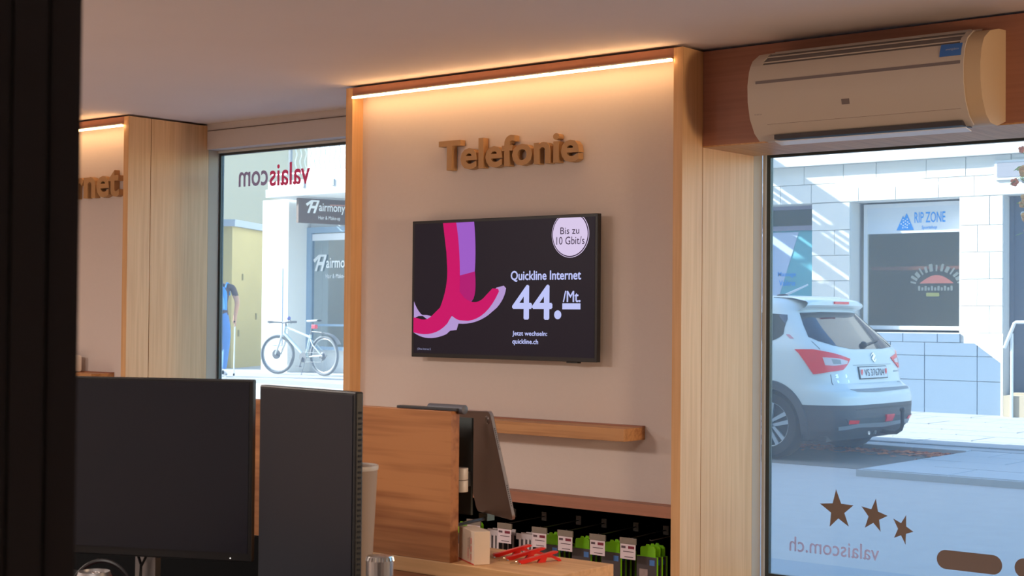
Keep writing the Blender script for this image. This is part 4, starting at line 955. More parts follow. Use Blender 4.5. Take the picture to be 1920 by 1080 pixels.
def leaf_shape(p, s, a, tl): 
    ux = Vector((cos(a), sin(a), tl)).normalized(); uy = Vector((-sin(a), cos(a), 0.3)).normalized()
    return [p, p+ux*s*0.5+uy*s*0.3, p+ux*s, p+ux*s*0.5-uy*s*0.3]
for k in range(130):
    p = rng.choice(tips)+Vector((rng.uniform(-0.03, 0.03), rng.uniform(-0.03, 0.03), rng.uniform(-0.03, 0.02)))
    B().add(leaf_shape(p, rng.uniform(0.035, 0.06), rng.uniform(0, 6.28), rng.uniform(-0.8, 0.5)), [(0, 1, 2), (0, 2, 3)]).obj('leaf', GRN, fl)
for k, p in enumerate(tips):
    s = rng.uniform(0.011, 0.019); c = ORG[rng.choice([0, 0, 0, 1, 1, 2, 2, 3])]
    b = B()
    for j in range(5):
        a = 2*pi*j/5; b.sphere((p.x+0.7*s*cos(a), p.y+0.3*s*sin(2*a), p.z+0.7*s*sin(a)), s*0.7, 6, 4)
    b.obj('blossom', c, fl, smooth=True)
# ------------------------------------------------------------------ parked car
def lerp(x,pts):
    if x<=pts[0][0]: return pts[0][1]
    for (a,b),(c,d) in zip(pts,pts[1:]):
        if x<=c: return b+(d-b)*(x-a)/(c-a)
    return pts[-1][1]
CAR_R=[(.20,.16),(.30,.06),(.40,.01),(.52,0),(.62,0),(.67,.02),(.70,.07),(.74,.12),(.90,.15),(1.04,.18),(1.09,.22),(1.2,.34),(1.3,.45),(1.42,.565),(1.5,.62),(1.55,.67),(1.575,.76),(1.585,.92)]
CAR_F=[(.20,4.12),(.35,4.26),(.55,4.30),(.75,4.25),(.88,4.12),(.96,3.8),(1.0,3.45),(1.04,3.2),(1.1,3.05),(1.3,2.62),(1.5,2.1),(1.55,1.9),(1.575,1.7),(1.585,1.5)]
CAR_W=[(.20,.80),(.30,.86),(.45,.89),(.62,.895),(.80,.89),(.95,.88),(1.06,.86),(1.12,.83),(1.2,.785),(1.35,.71),(1.5,.635),(1.55,.58),(1.575,.5),(1.585,.40)]
CAR_C=[(.20,.3),(.62,.36),(.9,.34),(1.1,.30),(1.2,.24),(1.5,.22),(1.55,.22),(1.585,.2)]

def car_pt(s,z,off=0.0):
    """local point on the car body: x forward from the rear bumper, y to the car's left, arc length s from the rear centre"""
    r=lerp(z,CAR_R);w=lerp(z,CAR_W);c=lerp(z,CAR_C);f=lerp(z,CAR_F)
    sg=1 if s>=0 else -1; s=abs(s); L1=w-c; L2=c*pi/2
    bow=.05
    def bx(y): return r+bow*(y/w)**2
    if s<=L1: return (bx(s)-off, sg*s, z)
    if s<=L1+L2:
        a=(s-L1)/c; x=r+bow+c-c*cos(a); x=bx(L1)+(x-r-bow)*(1)+ (bow-bow*(L1/w)**2)*(a/(pi/2)); y=L1+c*sin(a)
        return (x-off*cos(a), sg*(y+off*sin(a)), z)
    x=r+bow+c+(s-L1-L2)
    return (x, sg*(w+off), z)
XR, YCAR, ZG = -6.56, 13.84, 0.148
def cw(p): return (XR-p[0], YCAR-p[1], ZG+p[2])
car = root('car', (XR-2.1, YCAR, ZG), 'white compact car with dark lower bumper and tow hook, parked at the far kerb', 'car')
CARW = mat('car_white', (216, 222, 222), 0.22, noise=0.01); CARD = mat('car_cladding', (66, 66, 70), 0.55, noise=0.05); CARG = mat('car_glass', (30, 34, 40), 0.05, spec=0.9)
LRED = mat('lamp_red', (226, 20, 32), 0.15, emit=0.12, emit_rgb=(226, 20, 32)); LCLR = mat('lamp_clear', (214, 190, 190), 0.15); TYRE = mat('tyre_black', (34, 32, 34), 0.8, noise=0.1); RIM = mat('rim_silver', (186, 190, 196), 0.3, 0.7, noise=0.03); CBLK = mat('car_black', (22, 22, 24), 0.5); SKID = mat('skid_silver', (158, 162, 166), 0.4, 0.4, noise=0.03)
def half_ring(z):
    r, w, c, f = lerp(z, CAR_R), lerp(z, CAR_W), lerp(z, CAR_C), lerp(z, CAR_F)
    L1, L2 = w-c, c*pi/2; pts = [car_pt(L1*i/6, z) for i in range(6)]+[car_pt(L1+L2*i/10, z) for i in range(10)]
    xa = car_pt(L1+L2, z)[0]; cf = min(0.5, w*0.7); xb = f-0.12-cf
    pts += [(xa+(xb-xa)*i/72, w, z) for i in range(73)]
    pts += [(xb+(cf)*sin(a), w-cf+cf*cos(a), z) for a in [pi/2*i/8 for i in range(1, 9)]]
    y1 = w-cf; pts += [(f-0.12+0.12*(1-(y1*(1-i/4)/y1)**2), y1*(1-i/4), z) for i in range(1, 5)]
    return pts
WC = ((0.82, 0.335), (3.42, 0.335))
def shell(zs, name, m, cap):
    b = B(); rings = []
    for z in zs:
        h = half_ring(z); rings.append(h+[(x, -y, zz) for x, y, zz in reversed(h[1:-1])])
    n = len(rings[0]); vs = [p for r in rings for p in r]; fs = []
    for i in range(len(zs)-1):
        for k in range(n):
            q = (i*n+k, i*n+(k+1) % n, (i+1)*n+(k+1) % n, (i+1)*n+k)
            c = [sum(vs[j][a] for j in q)/4 for a in range(3)]
            if abs(c[1]) > 0.55 and any(hypot(c[0]-wx, c[2]-wz) < 0.365 for wx, wz in WC): continue
            fs.append(q)
    if cap: fs.append(tuple((len(zs)-1)*n+k for k in range(n)))
    b.add([cw(p) for p in vs], fs)
    return b.obj(name, m, car, smooth=True)
zb_ = [0.20+0.02*i for i in range(18)]
shell(zb_, 'lower_cladding', CARD, False)
shell([0.54, 0.57, 0.60, 0.62, 0.635, 0.65, 0.67, 0.69, 0.70, 0.72, 0.74, 0.78, 0.82, 0.86, 0.90, 0.94, 0.98, 1.02, 1.05, 1.08, 1.11, 1.15, 1.2, 1.25, 1.3, 1.35, 1.4, 1.45, 1.5, 1.53, 1.555, 1.57, 1.58, 1.585], 'body', CARW, True)
def resamp(pl, n):
    L = [0]
    for a, c in zip(pl, pl[1:]): L.append(L[-1]+hypot(c[0]-a[0], c[1]-a[1]))
    o = []
    for i in range(n+1):
        t = L[-1]*i/n; j = 0
        while j < len(L)-2 and L[j+1] < t: j += 1
        k = (t-L[j])/max(1e-9, L[j+1]-L[j]); o.append((pl[j][0]+(pl[j+1][0]-pl[j][0])*k, pl[j][1]+(pl[j+1][1]-pl[j][1])*k))
    return o
def patch(name, top, bot, off, m, parent, nu=14, nv=4, mirror=False, thick=0.02, **kk):
    T, U = resamp(top, nu), resamp(bot, nu); vs = []
    for o_ in (off, off-thick):
        for j in range(nv+1):
            for i in range(nu+1):
                s_ = T[i][0]+(U[i][0]-T[i][0])*j/nv; z_ = T[i][1]+(U[i][1]-T[i][1])*j/nv
                vs.append(cw(car_pt(-s_ if mirror else s_, z_, o_)))
    n = nu+1; N = n*(nv+1); fs = []
    for L in (0, N):
        for j in range(nv):
            for i in range(nu): fs.append((L+j*n+i, L+j*n+i+1, L+(j+1)*n+i+1, L+(j+1)*n+i))
    rim = [(j, j+1) for j in range(nu)]+[(nv*n+j, nv*n+j+1) for j in range(nu)]+[(j*n, (j+1)*n) for j in range(nv)]+[(j*n+nu, (j+1)*n+nu) for j in range(nv)]
    for a, c in rim: fs.append((a, c, N+c, N+a))
    return B().add(vs, fs).obj(name, m, parent, smooth=True, **kk)
rw = patch('rear_window', [(0.60, 1.415), (0.3, 1.425), (-0.3, 1.425), (-0.60, 1.415)], [(0.775, 1.185), (0.74, 1.15), (0.62, 1.105), (0.34, 1.065), (-0.34, 1.065), (-0.60, 1.085), (-0.70, 1.11)], 0.004, CARG, car, 24, 6, label='dark tailgate window')
sp = B()
def spo(u, v):
    y = -0.60+1.20*u
    pr = [(0.92, 1.590), (0.70, 1.582), (0.53, 1.548), (0.505, 1.530), (0.505, 1.492), (0.53, 1.468), (0.60, 1.440), (0.66, 1.44)]
    k = v*(len(pr)-1); j = min(int(k), len(pr)-2); t = k-j; x = pr[j][0]+(pr[j+1][0]-pr[j][0])*t; z = pr[j][1]+(pr[j+1][1]-pr[j][1])*t
    e = abs(y)/0.60
    return cw((x+0.05*e**4, y*(1-0.12*max(0, (z-1.50)/0.1)), z-0.020*e**4*(1 if z > 1.5 else 0.2)))
sp.grid(spo, 24, 21); sp.obj('roof_spoiler', CARW, car, smooth=True)
B().box(*[v for p in ((0,),) for v in ()], *(XR-0.515, XR-0.49, YCAR-0.14, YCAR+0.16, ZG+1.505, ZG+1.53)).obj('brake_light', LRED, car, label='high red brake light')
for mir in (False, True):
    tl = patch('tail_light', [(1.02, 1.065), (0.85, 1.068), (0.70, 1.035), (0.445, 0.975)], [(0.91, 0.832), (0.885, 0.832), (0.76, 0.855), (0.60, 0.872), (0.50, 0.93), (0.445, 0.974)], 0.010, LRED, car, 18, 6, mir, label='red wraparound tail light')
    patch('clear_lens', [(0.80, 0.992), (0.66, 0.985), (0.50, 0.955)], [(0.79, 0.918), (0.70, 0.912), (0.52, 0.928)], 0.0125, LCLR, tl, 10, 3, mir)
    patch('lens_core', [(0.72, 0.975), (0.62, 0.968)], [(0.71, 0.93), (0.62, 0.928)], 0.0138, mat('lamp_grey', (150, 144, 140), 0.2), tl, 4, 2, mir)
    # rear side glass and door glass
    patch('side_window', [(0.73, 1.395), (1.2, 1.43), (1.75, 1.43)], [(0.775, 1.35), (1.0, 1.20), (1.16, 1.145), (1.75, 1.13)], 0.004, CARG, car, 16, 5, mir, label='dark rear side window')
    patch('side_window', [(1.80, 1.43), (2.45, 1.43)], [(1.80, 1.13), (2.45, 1.12)], 0.004, CARG, car, 10, 4, mir)
    patch('side_window', [(2.50, 1.43), (2.75, 1.42)], [(2.50, 1.12), (3.3, 1.11)], 0.004, CARG, car, 10, 4, mir)
    patch('panel_gap', [(0.752, 0.83), (0.746, 0.83)], [(0.752, 0.73), (0.746, 0.73)], 0.001, CARD, car, 1, 6, mir, 0.006)
    patch('panel_gap', [(0.792, 1.145), (0.786, 1.145)], [(0.792, 1.065), (0.786, 1.065)], 0.001, CARD, car, 1, 4, mir, 0.006)
    patch('reflector', [(0.68, 0.400), (0.54, 0.395)], [(0.67, 0.362), (0.53, 0.362)], 0.012, LRED, car, 6, 2, mir, label='small red bumper reflector')
    # wheel-arch cladding ring
    sgn = -1 if mir else 1
    for wx, wz in WC:
        vs = []; nA = 40
        for i in range(nA+1):
            a = radians(-22)+radians(224)*i/nA
            for rad, oo in ((0.352, -0.02), (0.352, 0.016), (0.368, 0.022), (0.425, 0.016), (0.430, 0.0)):
                x, z = wx+rad*cos(a), max(0.2, wz+rad*sin(a)); vs.append(cw((x, sgn*(lerp(z, CAR_W)+oo), z)))
        B().add(vs, [(i*5+k, i*5+k+1, i*5+6+k, i*5+5+k) for i in range(nA) for k in range(4)]).obj('arch_cladding', CARD, car, smooth=True)
        # wheel housing
        vs = []
        for i in range(nA+1):
            a = radians(-30)+radians(240)*i/nA
            for yy in (0.86, 0.56): vs.append(cw((wx+0.372*cos(a), sgn*yy, max(0.2, wz+0.372*sin(a)))))
        B().add(vs, [(i*2, i*2+1, i*2+3, i*2+2) for i in range(nA)]).obj('wheel_housing', CBLK, car)
        wl = B().lathe(cw((wx, sgn*0.765, wz)), [(0.215, -0.10), (0.30, -0.108), (0.322, -0.09), (0.334, -0.06), (0.336, 0.0), (0.334, 0.06), (0.322, 0.09), (0.30, 0.108), (0.225, 0.10), (0.220, 0.06), (0.220, -0.06)], 48, 'y', cap=False).obj('wheel', TYRE, car, smooth=True)
        oy = sgn*0.863
        B().lathe(cw((wx, oy-sgn*0.02, wz)), [(0.232, -0.012), (0.232, 0.012), (0.212, 0.012), (0.205, -0.012)], 48, 'y').obj('rim', RIM, wl, smooth=True) if False else None
        rb_ = B(); c = Vector(cw((wx, oy-sgn*0.015, wz)))
        for i in range(60):
            pass
        rb_.tube([c+Vector((0.218*cos(2*pi*i/48), 0, 0.218*sin(2*pi*i/48))) for i in range(48)], 0.013, 8, closed=True); rb_.obj('rim', RIM, wl, smooth=True)
        B().lathe(cw((wx, oy-sgn*0.07, wz)), [(0.215, -0.004), (0.215, 0.004)], 40, 'y').obj('brake_disc', mat('disc_dark', (70, 72, 76), 0.6, 0.4), wl)
        for i in range(5):
            a = 2*pi*i/5+0.35; d1 = Vector((cos(a), 0, sin(a))); d2 = Vector((-sin(a), 0, cos(a))); yo = Vector((0, 0.012, 0))
            for q in (-1, 1):
                p = [d1*0.03+d2*q*0.008, d1*0.03+d2*q*0.034, d1*0.216+d2*q*0.064, d1*0.216+d2*q*0.022]
                B().add([c+v+yo for v in p]+[c+v-yo for v in p], [(0, 1, 2, 3), (7, 6, 5, 4), (0, 4, 5, 1), (1, 5, 6, 2), (2, 6, 7, 3), (3, 7, 4, 0)]).obj('spoke', RIM, wl)
        B().lathe(cw((wx, oy-sgn*0.013, wz)), [(0.042, -0.016), (0.042, 0.016)], 20, 'y').obj('hub_cap', RIM, wl, smooth=True)
patch('windscreen', [(9, 9), (9, 9)], [(9, 9), (9, 9)], 0, CARG, car) if False else None
# windscreen on the front slope
vs = []
for j in range(5):
    z = 1.10+0.36*j/4; f_ = lerp(z, CAR_F); w_ = lerp(z, CAR_W)*0.92
    for i in range(9):
        y = -w_+2*w_*i/8; vs.append(cw((f_+0.006-0.30*(abs(y)/w_)**2.6*1.0, y, z+0.002)))
B().add(vs, [(j*9+i, j*9+i+1, j*9+10+i, j*9+9+i) for j in range(4) for i in range(8)]).obj('windscreen', CARG, car, smooth=True)
# tailgate crease, plate, script, bumper details
patch('tailgate_crease', [(0.40, 0.915), (-0.42, 0.915)], [(0.40, 0.908), (-0.42, 0.908)], 0.003, mat('crease_grey', (150, 158, 160), 0.4), car, 12, 1)
pl = patch('number_plate', [(0.325, 0.898), (-0.275, 0.898)], [(0.325, 0.775), (-0.275, 0.775)], 0.012, mat('plate_frame', (60, 66, 68), 0.5), car, 6, 2, label='number plate in dark holder')
patch('plate_field', [(0.315, 0.890), (-0.265, 0.890)], [(0.315, 0.786), (-0.265, 0.786)], 0.0145, mat('plate_white', (222, 220, 220), 0.5), pl, 6, 2, False, 0.003)
xp = car_pt(0.0, 0.84, 0.030)[0]
PT = mat('plate_ink', (70, 70, 76), 0.6)
def rear_text(body, y, z, w, h, m, par, off=0.02, **k):
    x = car_pt(y-w/2, z+h/2, off)[0]; up = Vector((-(lerp(z+h, CAR_R)-lerp(z, CAR_R))/h, 0, 1)).normalized()
    yaw_ = (car_pt(y-w, z, 0)[0]-car_pt(y, z, 0)[0])/w
    o = Vector(cw((car_pt(y, z, off)[0], y, z)))
    place_text(B(), body, o, Vector((-yaw_, 1, 0)).normalized(), up, w, h, **k).obj('lettering', m, par)
rear_text('VS', 0.23, 0.805, 0.10, 0.068, PT, pl, 0.019)
rear_text('376704', 0.10, 0.805, 0.29, 0.068, PT, pl, 0.019)
for y in (0.285, -0.235):
    sx_ = car_pt(y, 0.84, 0.019)[0]
    B().prism([(-0.018, 0.03), (0.018, 0.03), (0.018, -0.005), (0, -0.03), (-0.018, -0.005)], cw((sx_, y, 0.84)), (0, 1, 0), PZ, 0.001).obj('shield', LRED, pl)
CH = mat('badge_chrome', (230, 236, 238), 0.15, 0.8)
ex = car_pt(-0.02, 0.985, 0.006)[0]
B().prism([(-0.008, 0.05), (0.045, 0.012), (0.0, -0.022), (0.012, -0.034), (0.045, -0.01), (0.05, -0.02), (0.008, -0.055), (-0.045, -0.014), (0.0, 0.02), (-0.012, 0.032), (-0.045, 0.008), (-0.05, 0.018)], cw((ex, -0.03, 0.985)), (0, 1, 0), (-0.15, 0, 0.99), 0.006).obj('badge', CH, car, label='chrome letter badge')
rear_text('SX4', 0.70, 0.795, 0.16, 0.035, CH, car, 0.004, bold=0.02); rear_text('S-CROSS', 0.69, 0.750, 0.17, 0.024, CH, car, 0.004, bold=0.02)
for (sa, sb, za, zb9) in ((-0.47, -0.60, 0.845, 0.832), (-0.50, -0.57, 0.738, 0.728)): patch('script_badge', [(sa, za), (sb, za)], [(sa, zb9), (sb, zb9)], 0.004, mat('script_grey', (150, 156, 160), 0.4), car, 3, 1)
patch('bumper_step', [(0.62, 0.690), (0.2, 0.690), (-0.62, 0.690)], [(0.56, 0.668), (0.2, 0.655), (-0.56, 0.668)], 0.006, mat('step_grey', (140, 144, 146), 0.5), car, 14, 2, label='grey loading-edge strip')
patch('bumper_crease', [(0.60, 0.500), (0.2, 0.505), (-0.6, 0.505)], [(0.60, 0.492), (0.2, 0.497), (-0.6, 0.497)], 0.004, CBLK, car, 12, 1)
patch('bumper_slot', [(0.72, 0.415), (0.0, 0.405), (-0.72, 0.415)], [(0.66, 0.352), (0.0, 0.352), (-0.66, 0.352)], 0.008, mat('slot_grey', (74, 78, 80), 0.6), car, 14, 2)
patch('reflector', [(0.02, 0.430), (-0.16, 0.430)], [(0.00, 0.360), (-0.14, 0.360)], 0.020, LRED, car, 4, 2, label='red fog lamp in the bumper')
patch('skid_plate', [(0.76, 0.335), (0.55, 0.362), (0.0, 0.350), (-0.55, 0.362), (-0.76, 0.335)], [(0.74, 0.30), (0.5, 0.325), (0.0, 0.305), (-0.5, 0.325), (-0.74, 0.30)], 0.014, SKID, car, 20, 2, label='silver skid strip under the bumper')
B().tube([cw(p) for p in ((0.20, -0.10, 0.27), (0.02, -0.10, 0.245), (-0.05, -0.10, 0.25), (-0.10, -0.10, 0.285), (-0.115, -0.10, 0.33), (-0.115, -0.10, 0.46))], 0.019, 10).obj('tow_hook', CBLK, car, smooth=True, label='black swan-neck tow hook')
B().sphere(cw((-0.115, -0.10, 0.475)), 0.027, 14, 8).obj('tow_ball', CBLK, car, smooth=True)
for y in (0.20, 0.06): B().tube([cw((0.35, y, 0.26)), cw((0.09, y, 0.262))], 0.026, 12).obj('exhaust_pipe', mat('exhaust', (210, 214, 216), 0.2, 0.9), car, smooth=True)
B().box(XR-4.0, XR-0.25, YCAR-0.78, YCAR+0.78, ZG+0.19, ZG+0.24).obj('underbody', CBLK, car)
B().tube([cw((0.40, -0.50, 0.335)), cw((1.2, -0.50, 0.335)), cw((1.2, 0.5, 0.335)), cw((0.82, 0.5, 0.335))], 0.03, 6).obj('axle_beam', CBLK, car)
# aerial, wiper, roof rails
B().tube([cw((1.02, 0.22, 1.585)), cw((0.80, 0.12, 1.70))], [0.014, 0.008], 8).obj('aerial', mat('aerial_white', (214, 216, 220), 0.4), car, smooth=True)
B().sphere(cw((1.03, 0.225, 1.585)), 0.045, 10, 6, (1.6, 0.9, 0.5)).obj('aerial_base', CBLK, car, smooth=True)
wp = []
for i in range(7): y = 0.06-0.44*i/6; z = 1.105+0.045*(i/6); wp.append(cw(car_pt(y, z, 0.022)))
B().tube(wp, [0.016, 0.012, 0.010, 0.009, 0.008, 0.007, 0.006], 8).obj('rear_wiper', CBLK, car, smooth=True)
B().sphere(cw(car_pt(0.06, 1.105, 0.015)), 0.035, 12, 8).obj('wiper_pivot', CBLK, car, smooth=True)
for sgn in (-1, 1):
    B().tube([cw((1.25, sgn*0.50, 1.572)), cw((1.33, sgn*0.50, 1.590)), cw((2.0, sgn*0.50, 1.594)), cw((2.2, sgn*0.50, 1.57))], 0.012, 8).obj('roof_rail', mat('rail_grey', (150, 156, 162), 0.4, 0.5), car, smooth=True)
patch('fuel_flap', [(1.00+0.07*cos(a), 1.185+0.0) for a in (0, 1)], [(1.0, 1.17), (1.05, 1.17)], 0.001, CARW, car, 2, 1) if False else None
patch('side_sticker', [(0.965, 1.205), (0.925, 1.205)], [(0.965, 1.165), (0.925, 1.165)], 0.003, mat('sticker_rose', (206, 140, 150), 0.6), car, 2, 1, False, 0.004)

# ------------------------------------------------------------------ bicycle
bk_x, bk_y, bz = -18.82, 18.02, 0.466
bc = root('bicycle', (bk_x-0.54, bk_y, bz), 'silver mountain bicycle standing in front of the hair salon', 'bicycle')
BFR = mat('bike_silver', (196, 212, 214), 0.3, 0.3, noise=0.03); BTY = mat('bike_tyre', (116, 122, 128), 0.8, noise=0.06); BDK = mat('bike_dark', (112, 116, 122), 0.5, noise=0.05); SPK = mat('bike_spoke', (206, 210, 212), 0.3, 0.8)
def bp_(f, z, l=0.0): return Vector((bk_x-f*1.075, bk_y-l, bz+z))       # f forward from the rear axle, l towards the viewer
R_W = 0.345
def bwheel(f, turn):
    c = bp_(f, R_W); dx = Vector((cos(turn), sin(turn), 0)); ax_ = Vector((-sin(turn), cos(turn), 0))
    wl = B().tube([c+(dx*cos(2*pi*i/48)+Vector((0, 0, 1))*sin(2*pi*i/48))*(R_W-0.026) for i in range(48)], 0.026, 10, closed=True).obj('wheel', BTY, bc, smooth=True)
    B().tube([c+(dx*cos(2*pi*i/48)+Vector((0, 0, 1))*sin(2*pi*i/48))*(R_W-0.058) for i in range(48)], 0.011, 8, closed=True).obj('rim', SPK, wl, smooth=True)
    b = B()
    for i in range(28):
        a = 2*pi*i/28; b.tube([c+ax_*(0.02 if i % 2 else -0.02), c+(dx*cos(a)+Vector((0, 0, 1))*sin(a))*(R_W-0.062)], 0.0012, 4)
    b.obj('spokes', SPK, wl)
    B().tube([c-ax_*0.06, c-ax_*0.03, c+ax_*0.03, c+ax_*0.06], [0.012, 0.026, 0.026, 0.012], 12).obj('hub', BDK, wl, smooth=True)
    B().tube([c-ax_*0.045, c-ax_*0.042], 0.085, 24).obj('brake_rotor', BDK, wl)
    return c
bwheel(0.0, 0.0); cF = bwheel(1.09, radians(16))
BBx = bp_(0.43, 0.31); ST = bp_(0.32, 0.70); HTt = bp_(0.90, 0.82); HTb = bp_(0.935, 0.70); RA = bp_(0, R_W)
fr = B(); fr.tube([BBx, ST], 0.019, 10).tube([HTb+Vector((0, 0, 0.01)), BBx], [0.030, 0.026], 12).tube([HTt, bp_(0.62, 0.74), ST+Vector((0, 0, -0.05))], 0.021, 10).tube([HTt+Vector((0, 0, 0.03)), HTb], 0.026, 12)
fr.tube([BBx, bp_(0.2, 0.33, 0.05), RA+Vector((0, -0.06, 0))], 0.012, 8).tube([BBx, bp_(0.2, 0.33, -0.05), RA+Vector((0, 0.06, 0))], 0.012, 8).tube([ST+Vector((0, 0, -0.08)), bp_(0.22, 0.52, 0.05), RA+Vector((0, -0.06, 0))], 0.011, 8).tube([ST+Vector((0, 0, -0.08)), bp_(0.22, 0.52, -0.05), RA+Vector((0, 0.06, 0))], 0.011, 8)
fr.obj('frame', BFR, bc, smooth=True)
fk = B()
for l in (-0.065, 0.065): fk.tube([HTb+Vector((0, -l, -0.03)), bp_(0.985, 0.54, l), cF+Vector((0.012, -l, 0))], [0.018, 0.020, 0.015], 10)
fk.tube([HTb+Vector((0, -0.08, -0.03)), HTb+Vector((0, 0.08, -0.03))], 0.02, 10); fk.obj('fork', mat('fork_silver', (206, 212, 214), 0.3, 0.4), bc, smooth=True)
B().tube([ST, bp_(0.27, 0.90)], 0.014, 10).obj('seat_post', BDK, bc, smooth=True)
sd_ = B()
def saddle(u, v):
    t = u; a = 2*pi*v; w = 0.018+0.055*(1-t)**1.5 if t > 0.05 else 0.06; h = 0.022
    return bp_(0.13+0.27*t, 0.925+h*sin(a)*(0.7 if sin(a) < 0 else 1)+0.012*(1-t), w*cos(a))
sd_.grid(saddle, 14, 14); sd_.obj('saddle', mat('saddle_grey', (186, 190, 194), 0.5), bc, smooth=True)
B().box(bk_x-0.30, bk_x-0.20, bk_y-0.03, bk_y+0.03, bz+0.80, bz+0.87, 0.01).obj('saddle_bag', mat('saddle_red', (196, 60, 80), 0.6), bc)
hb_ = [bp_(0.99, 0.90, 0.0)+Vector((-0.15*l*0.25, -l, 0.03*abs(l))) for l in (-0.32, -0.2, -0.08, 0.0, 0.08, 0.2, 0.32)]
B().tube(hb_, 0.013, 8).obj('handlebar', BDK, bc, smooth=True)
B().tube([HTt+Vector((0, 0, 0.03)), HTt+Vector((-0.005, 0, 0.075)), hb_[3]], 0.018, 8).obj('stem', BDK, bc, smooth=True)
for l in (-1, 1):
    B().tube([hb_[3+2*l], hb_[3+3*l]], 0.019, 8).obj('grip', BDK, bc); B().tube([hb_[3+2*l], hb_[3+2*l]+Vector((-0.06, -0.05*l, -0.03))], 0.006, 6).obj('brake_lever', BDK, bc)
B().tube([BBx+Vector((0, -0.06, 0)), BBx+Vector((0, -0.068, 0))], 0.085, 24).obj('chainring', BDK, bc)
for l, a in ((1, radians(-70)), (-1, radians(110))):
    e = BBx+Vector((-0.17*cos(a), -0.085*l, 0.17*sin(a))); cr = B().tube([BBx+Vector((0, -0.08*l, 0)), e], 0.011, 8).obj('crank', BDK, bc, smooth=True)
    B().box(e.x-0.045, e.x+0.045, e.y-0.05*(1 if l > 0 else -1), e.y, e.z-0.01, e.z+0.01).obj('pedal', BDK, cr)
ch_ = B(); ch_.tube([BBx+Vector((0.0, -0.064, 0.085)), RA+Vector((0.0, -0.05, 0.045))], 0.005, 5).tube([BBx+Vector((0, -0.064, -0.085)), RA+Vector((-0.02, -0.05, -0.11)), RA+Vector((0.01, -0.05, -0.05))], 0.005, 5); ch_.obj('chain', BDK, bc)
B().tube([RA+Vector((0, -0.045, 0)), RA+Vector((0, -0.07, 0))], [0.06, 0.03], 20).obj('cassette', BDK, bc)
fg = B()
def fender(u, v):
    a = radians(28)+radians(78)*u; w = -0.05+0.10*v
    return RA+Vector((cos(a)*(R_W+0.03+0.03*(1-u)), -w, sin(a)*(R_W+0.03+0.03*(1-u))+0.01*(1-(2*v-1)**2)))
fg.grid(fender, 16, 5).grid(lambda u, v: fender(u, v)+Vector((0, 0, -0.004)), 16, 5); fg.obj('mudguard', BDK, bc, smooth=True)
B().tube([ST+Vector((0, 0, 0.05)), RA+Vector((cos(radians(100))*0.40, 0, sin(radians(100))*0.40))], 0.009, 6).obj('mudguard_arm', BDK, bc)
B().tube([BBx+Vector((0.02, -0.02, -0.02)), bp_(0.36, 0.012, 0.17)], 0.008, 6).obj('kick_stand', BDK, bc)
bell = B().tube([hb_[1], hb_[1]+Vector((-0.03, 0, 0.05))], 0.005, 6).obj('lamp_stalk', BDK, bc)
B().sphere(tuple(hb_[1]+Vector((-0.06, 0, 0.07))), 0.035, 10, 8).obj('front_lamp', mat('lamp_blue', (110, 120, 190), 0.5), bc, smooth=True)

# ------------------------------------------------------------------ walker with backpack and white cane
PX0, PY0, PZ0 = -19.82, 16.59, 0.470
fwd = Vector((-0.62, 0.78, 0)).normalized(); rgt = Vector((fwd.y, -fwd.x, 0))
def pw(r, f, z): return Vector((PX0, PY0, PZ0))+rgt*r+fwd*f+Vector((0, 0, z))
per = root('person', (PX0, PY0, PZ0), 'person in dark top and blue jeans walking away, carrying a blue backpack and white cane', 'person')
def skin_mesh(joints, edges, rootv, sub=2):
    me = bpy.data.meshes.new('s'); me.from_pydata([tuple(j[0]) for j in joints], edges, []); o = bpy.data.objects.new('s', me); COL.objects.link(o)
    md = o.modifiers.new('skin', 'SKIN'); md.branch_smoothing = 0.6; md.use_smooth_shade = True
    for i, j in enumerate(joints):
        sv = me.skin_vertices[0].data[i]; r = j[1]; sv.radius = r if isinstance(r, tuple) else (r, r)
        sv.use_root = (i == rootv)
    ss = o.modifiers.new('sub', 'SUBSURF'); ss.levels = sub; ss.render_levels = sub
    ev = o.evaluated_get(bpy.context.evaluated_depsgraph_get()); m2 = ev.to_mesh()
    v = [tuple(p.co) for p in m2.vertices]; f = [tuple(p.vertices) for p in m2.polygons]
    ev.to_mesh_clear(); bpy.data.objects.remove(o); return v, f
J = [(pw(0, 0, 0.98), (0.165, 0.125)), (pw(0, 0, 1.12), (0.15, 0.11)), (pw(0, 0.01, 1.30), (0.165, 0.115)), (pw(0, 0.02, 1.46), (0.15, 0.10)), (pw(-0.04, 0.02, 1.56), 0.058), (pw(-0.08, 0.03, 1.66), (0.075, 0.09)), (pw(-0.10, 0.045, 1.78), (0.078, 0.095)),
     (pw(0.19, 0.02, 1.49), 0.065), (pw(0.285, -0.03, 1.23), 0.045), (pw(0.225, 0.08, 0.99), 0.032), (pw(0.215, 0.11, 0.93), 0.034),
     (pw(-0.19, 0.02, 1.49), 0.065), (pw(-0.25, -0.02, 1.22), 0.045), (pw(-0.24, 0.10, 0.98), 0.032), (pw(-0.235, 0.13, 0.91), 0.034),
     (pw(0.095, 0, 0.88), 0.098), (pw(0.085, 0.05, 0.50), 0.066), (pw(0.075, -0.05, 0.11), 0.046),
     (pw(-0.095, 0, 0.88), 0.098), (pw(-0.09, 0.10, 0.50), 0.066), (pw(-0.085, 0.16, 0.11), 0.046)]
Ed = [(0, 1), (1, 2), (2, 3), (3, 4), (4, 5), (5, 6), (3, 7), (7, 8), (8, 9), (9, 10), (3, 11), (11, 12), (12, 13), (13, 14), (0, 15), (15, 16), (16, 17), (0, 18), (18, 19), (19, 20)]
v_, f_ = skin_mesh(J, Ed, 0)
body = B().add(v_, f_).obj('body', mat('skin', (206, 160, 132), 0.6), per, smooth=True)
